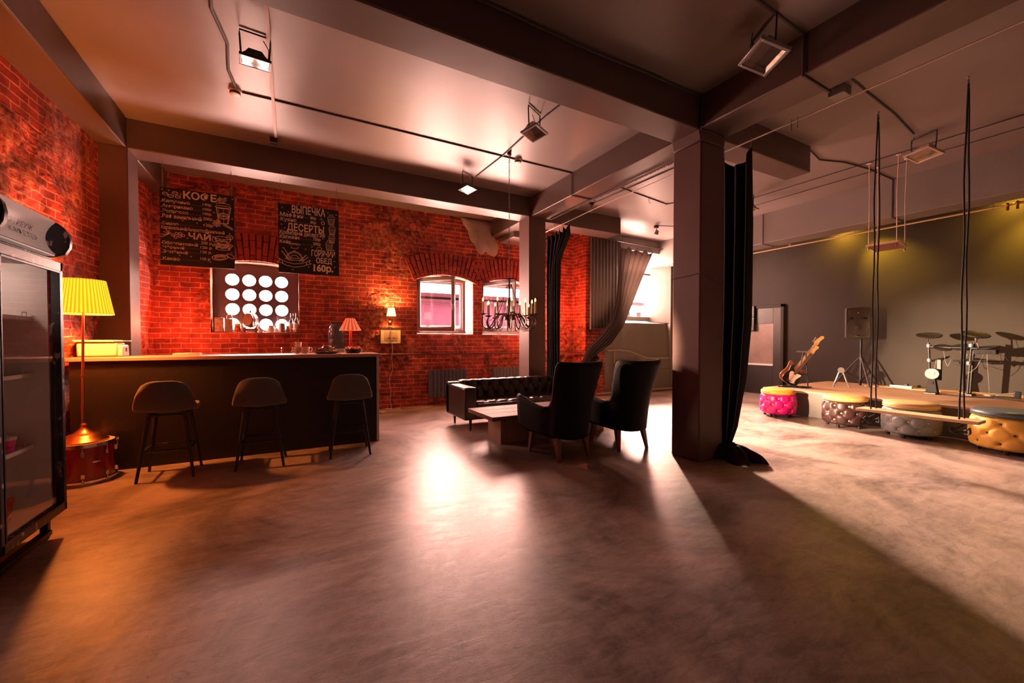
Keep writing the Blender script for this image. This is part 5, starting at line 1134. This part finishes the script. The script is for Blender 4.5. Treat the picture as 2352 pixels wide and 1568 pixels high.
# ================================================================ speaker on tripod
mSpk=M('speaker_plastic',(.05,.04,.03),.45,bump=(90,.4,.002)); mGrille=M('speaker_grille',(.05,.042,.03),.5,bump=(400,.6,.002))
t=thing('loudspeaker','black loudspeaker with a round woofer on a tripod at the back of the stage','speaker',(9.66,3.74,1.37),R(-64))
def U(g): return g
prof=[(-.19,0),(-.17,-.022),(.17,-.022),(.19,0),(.19,.56),(.165,.585),(-.165,.585),(-.19,.56)]
G().prism([(x,z) for x,z in prof],-.04,.20,'y').prism([(x*.8,z*.97) for x,z in prof],.19,.30,'y').make('cabinet',mSpk,parent=t,bevel=.014,seg=3)
def ring(r0,r1,y,z): 
    g=G(); n=36; g.tube([((r0+r1)/2*math.cos(2*PI*k/n),y,z+(r0+r1)/2*math.sin(2*PI*k/n)) for k in range(n)],(r1-r0)/2,8,closed=True); return g
G().cyl((0,0,0),.155,.012,40).make('woofer_grille',mGrille,parent=t).matrix_local=Mx((0,-.035,.185),rx=PI/2)
ring(.155,.168,-.042,.185).make('woofer_ring',mSpk,parent=t); G().ball((0,-.047,.185),.05,.012,.05).make('dust_cap',mGrille,parent=t)
G().hexa([(-.14,-.045,.42),(.14,-.045,.42),(.14,-.035,.42),(-.14,-.035,.42)],[(-.14,-.045,.52),(.14,-.045,.52),(.14,-.035,.52),(-.14,-.035,.52)]).make('horn_flare',mGrille,parent=t,bevel=.02); G().ball((0,-.05,.47),.012).make('horn_throat',mChrome,parent=t)
for s_ in (-1,1): G().prism([(s_*.06,.355),(s_*.14,.345),(s_*.13,.385),(s_*.08,.39)],-.048,-.03,'y').make('bass_port',mHole,parent=t,bevel=.006)
G().box(-.035,.035,-.052,-.045,.015,.04).make('name_plate',mChrome,parent=t,bevel=.004)
t=thing('speaker_stand','black tripod stand carrying the loudspeaker','speaker stand',(9.72,3.71,.437),R(-50))
G().cyl((0,0,.0),.021,.908).make('pole',mDark,parent=t); G().cyl((0,0,.5),.032,.06).cyl((0,0,.06),.03,.05).make('collar',mDark,parent=t)
for k in range(3):
    a=2*PI*k/3+.52; c,s_=math.cos(a),math.sin(a); lg=G().rod((.03*c,.03*s_,.53),(.40*c,.40*s_,.015),.015).make('leg',mDark,parent=t); G().rod((.03*c,.03*s_,.09),(.22*c,.22*s_,.26),.009).make('brace',mDark,parent=lg); G().ball((.40*c,.40*s_,.02),.02).make('rubber_foot',mDark,parent=lg)

# ================================================================ electronic drum kit
mPad=M('drum_pad_rubber',(.02,.019,.018),.35); mRim=M('pad_rim',(.010,.009,.009),.6,spec=.2)
ox,oy,oz=9.35,2.4,.437
t=thing('electronic_drum_kit','black electronic drum kit with round pads on an upright rack','drum kit',(ox,oy,oz))
def kit(y,z,x=0): return (x,y-oy,z-oz)
for y0,y1,n_ in ((2.62,2.655,0),(2.20,2.165,1)):
    for dx in ((0,) if n_==0 else (0,.12)): G().rod(kit(y0,.437,dx),kit(y1,1.27,dx),.018,n=12).make('rack_post',mDark,parent=t)
G().rod(kit(2.64,1.20),kit(2.0,1.18),.018,n=12).make('crossbar',mDark,parent=t); G().rod(kit(2.64,1.19),kit(2.60,1.19,.5),.016).make('side_arm',mDark,parent=t); G().rod(kit(2.18,1.19),kit(2.05,1.19,.5),.016).make('side_arm',mDark,parent=t)
G().box(-.04,.16,-.26,-.18,0,.035).make('post_foot',mDark,parent=t,bevel=.006); G().box(-.06,.06,.19,.25,0,.05).make('post_foot',mDark,parent=t,bevel=.006)
for y,z in ((2.65,1.22),(2.17,1.23),(2.64,.98),(2.19,.95)): G().cyl(kit(y,z-.025),.03,.05,14).make('clamp',mGMetal,parent=t)
def padd(name,y,z,r,tx,ty,x=0,h=.03):
    o=G().lathe([(.03,-.03),(r*.8,-.02),(r,-.006),(r,.008),(r*.93,.012),(r*.9,.008),(.001,.010)],30).make(name,mPad,parent=t,smooth=50); o.matrix_local=Mx(kit(y,z,x),rx=tx,ry=ty)
    rg=G().tube([(r*math.cos(2*PI*k/30),r*math.sin(2*PI*k/30),.006) for k in range(30)],.006,6,closed=True).make('rim',mRim,parent=o)
    G().ball((0,0,-.035),.022).make('pad_socket',mChrome,parent=o)
padd('cymbal_pad',2.65,1.39,.155,R(6),R(-16)); padd('cymbal_pad',2.14,1.40,.155,R(16),R(-14),.08)
G().rod(kit(2.67,1.22),kit(2.655,1.385),.009).make('cymbal_rod',mDark,parent=t); G().rod(kit(2.13,1.2,.08),kit(2.135,1.39,.08),.009).make('cymbal_rod',mChrome,parent=t)
padd('tom_pad',2.47,1.19,.115,R(8),R(-22)); padd('tom_pad',2.28,1.20,.115,R(0),R(-22),.03); padd('tom_pad',2.00,1.20,.12,R(-6),R(-8),.05); padd('snare_pad',2.55,1.0,.12,R(-20),R(-6),.12); padd('hihat_pad',2.05,.985,.13,R(4),R(-4),.28)
G().box(-.06,.10,-.50,-.27,.66,.73).box(-.065,-.06,-.45,-.32,.67,.70).make('drum_module',mRim,parent=t,bevel=.008)
G().rod(kit(2.2,.99),kit(2.0,1.0),.012).rod(kit(2.2,.99),kit(2.36,.98),.012).make('lower_bar',mDark,parent=t)
G().box(-.02,.02,.09,.15,.22,.56).make('pedal_case',mDark,parent=t,bevel=.008)
kx=-.12
o=G().cyl((0,0,0),.085,.05,30).make('kick_pad',mPad,parent=t); o.matrix_local=Mx(kit(2.56,.765,kx),ry=-PI/2)
o2=G().cyl((0,0,0),.04,.008,24).make('kick_target',M('target_print',(.12,.10,.08),.4),parent=t); o2.matrix_local=Mx(kit(2.56,.77,kx-.05),ry=-PI/2)
G().hexa([kit(2.64,.437,kx-.05),kit(2.49,.437,kx-.05),kit(2.49,.437,kx+.05),kit(2.64,.437,kx+.05)],[kit(2.60,.72,kx-.03),kit(2.53,.72,kx-.03),kit(2.53,.72,kx+.03),kit(2.60,.72,kx+.03)]).make('kick_tower',mRim,parent=t,bevel=.006)
G().box(kx-.16,kx-.03,.08,.24,.0,.03).make('kick_base',mDark,parent=t,bevel=.006); G().box(kx-.055,kx-.048,.14,.175,.16,.2).make('beater',mRim,parent=t,bevel=.004)
random.seed(11)
for a,b_,sag in (((2.47,1.17),(2.38,1.0),.18),((2.28,1.18),(2.2,1.1),.15),((2.36,.95),(2.1,1.1),.12),((2.0,1.15),(1.96,.46),.0),((2.55,.98),(2.58,.80),.02),((2.13,1.36),(2.03,1.12),.05),((2.03,1.1),(2.2,.8),.08),((1.95,1.1),(1.78,1.0),-.06)):
    g=G(); y0,z0=a; y1,z1=b_; g.tube([kit(y0+(y1-y0)*i/10,z0+(z1-z0)*i/10-sag*math.sin(PI*i/10)+.008*math.sin(i*2+sag*30),-.03+.0*i) for i in range(11)],.0032,5).make('pad_cable',mDark,parent=t)
g=G().tube([(9.6,3.6,.445),(9.75,3.2,.445),(9.6,2.9,.445),(9.7,2.5,.445),(9.62,2.0,.445),(9.7,1.6,.445),(9.6,1.0,.445)],.009,6).make('stage_floor_cable',M('tan_cable',(.55,.36,.18),.5),label='tan cable lying along the back of the stage behind the drums',cat='cable')
G().tube([(9.2,2.5,.445),(9.05,2.2,.445),(9.25,1.9,.445),(9.1,1.5,.445),(9.3,1.1,.445)],.007,6).make('stage_floor_cable',mDark,label='black cable lying on the stage boards beside the drum rack',cat='cable')
t=thing('extension_block','white extension block on the stage boards behind the swing rope','extension block',(9.85,3.15,.437),R(85)); G().box(-.16,.16,-.03,.03,0,.045).make('body',mWhiteP,parent=t,bevel=.006); G().box(-.1,-.05,-.025,.025,.045,.08).make('plug',mDark,parent=t,bevel=.004)
t=thing('drum_pedal','black and chrome drum pedal lying on the stage past the drum kit','drum pedal',(9.45,1.83,.437),R(15)); G().box(-.05,.05,-.14,.14,0,.025).make('base_plate',mDark,parent=t,bevel=.005); G().rod((0,.16,.03),(0,-.12,.085),.012).make('treadle',mGMetal,parent=t); G().box(-.03,.03,-.15,-.08,.02,.11).make('mount',mDark,parent=t,bevel=.006)
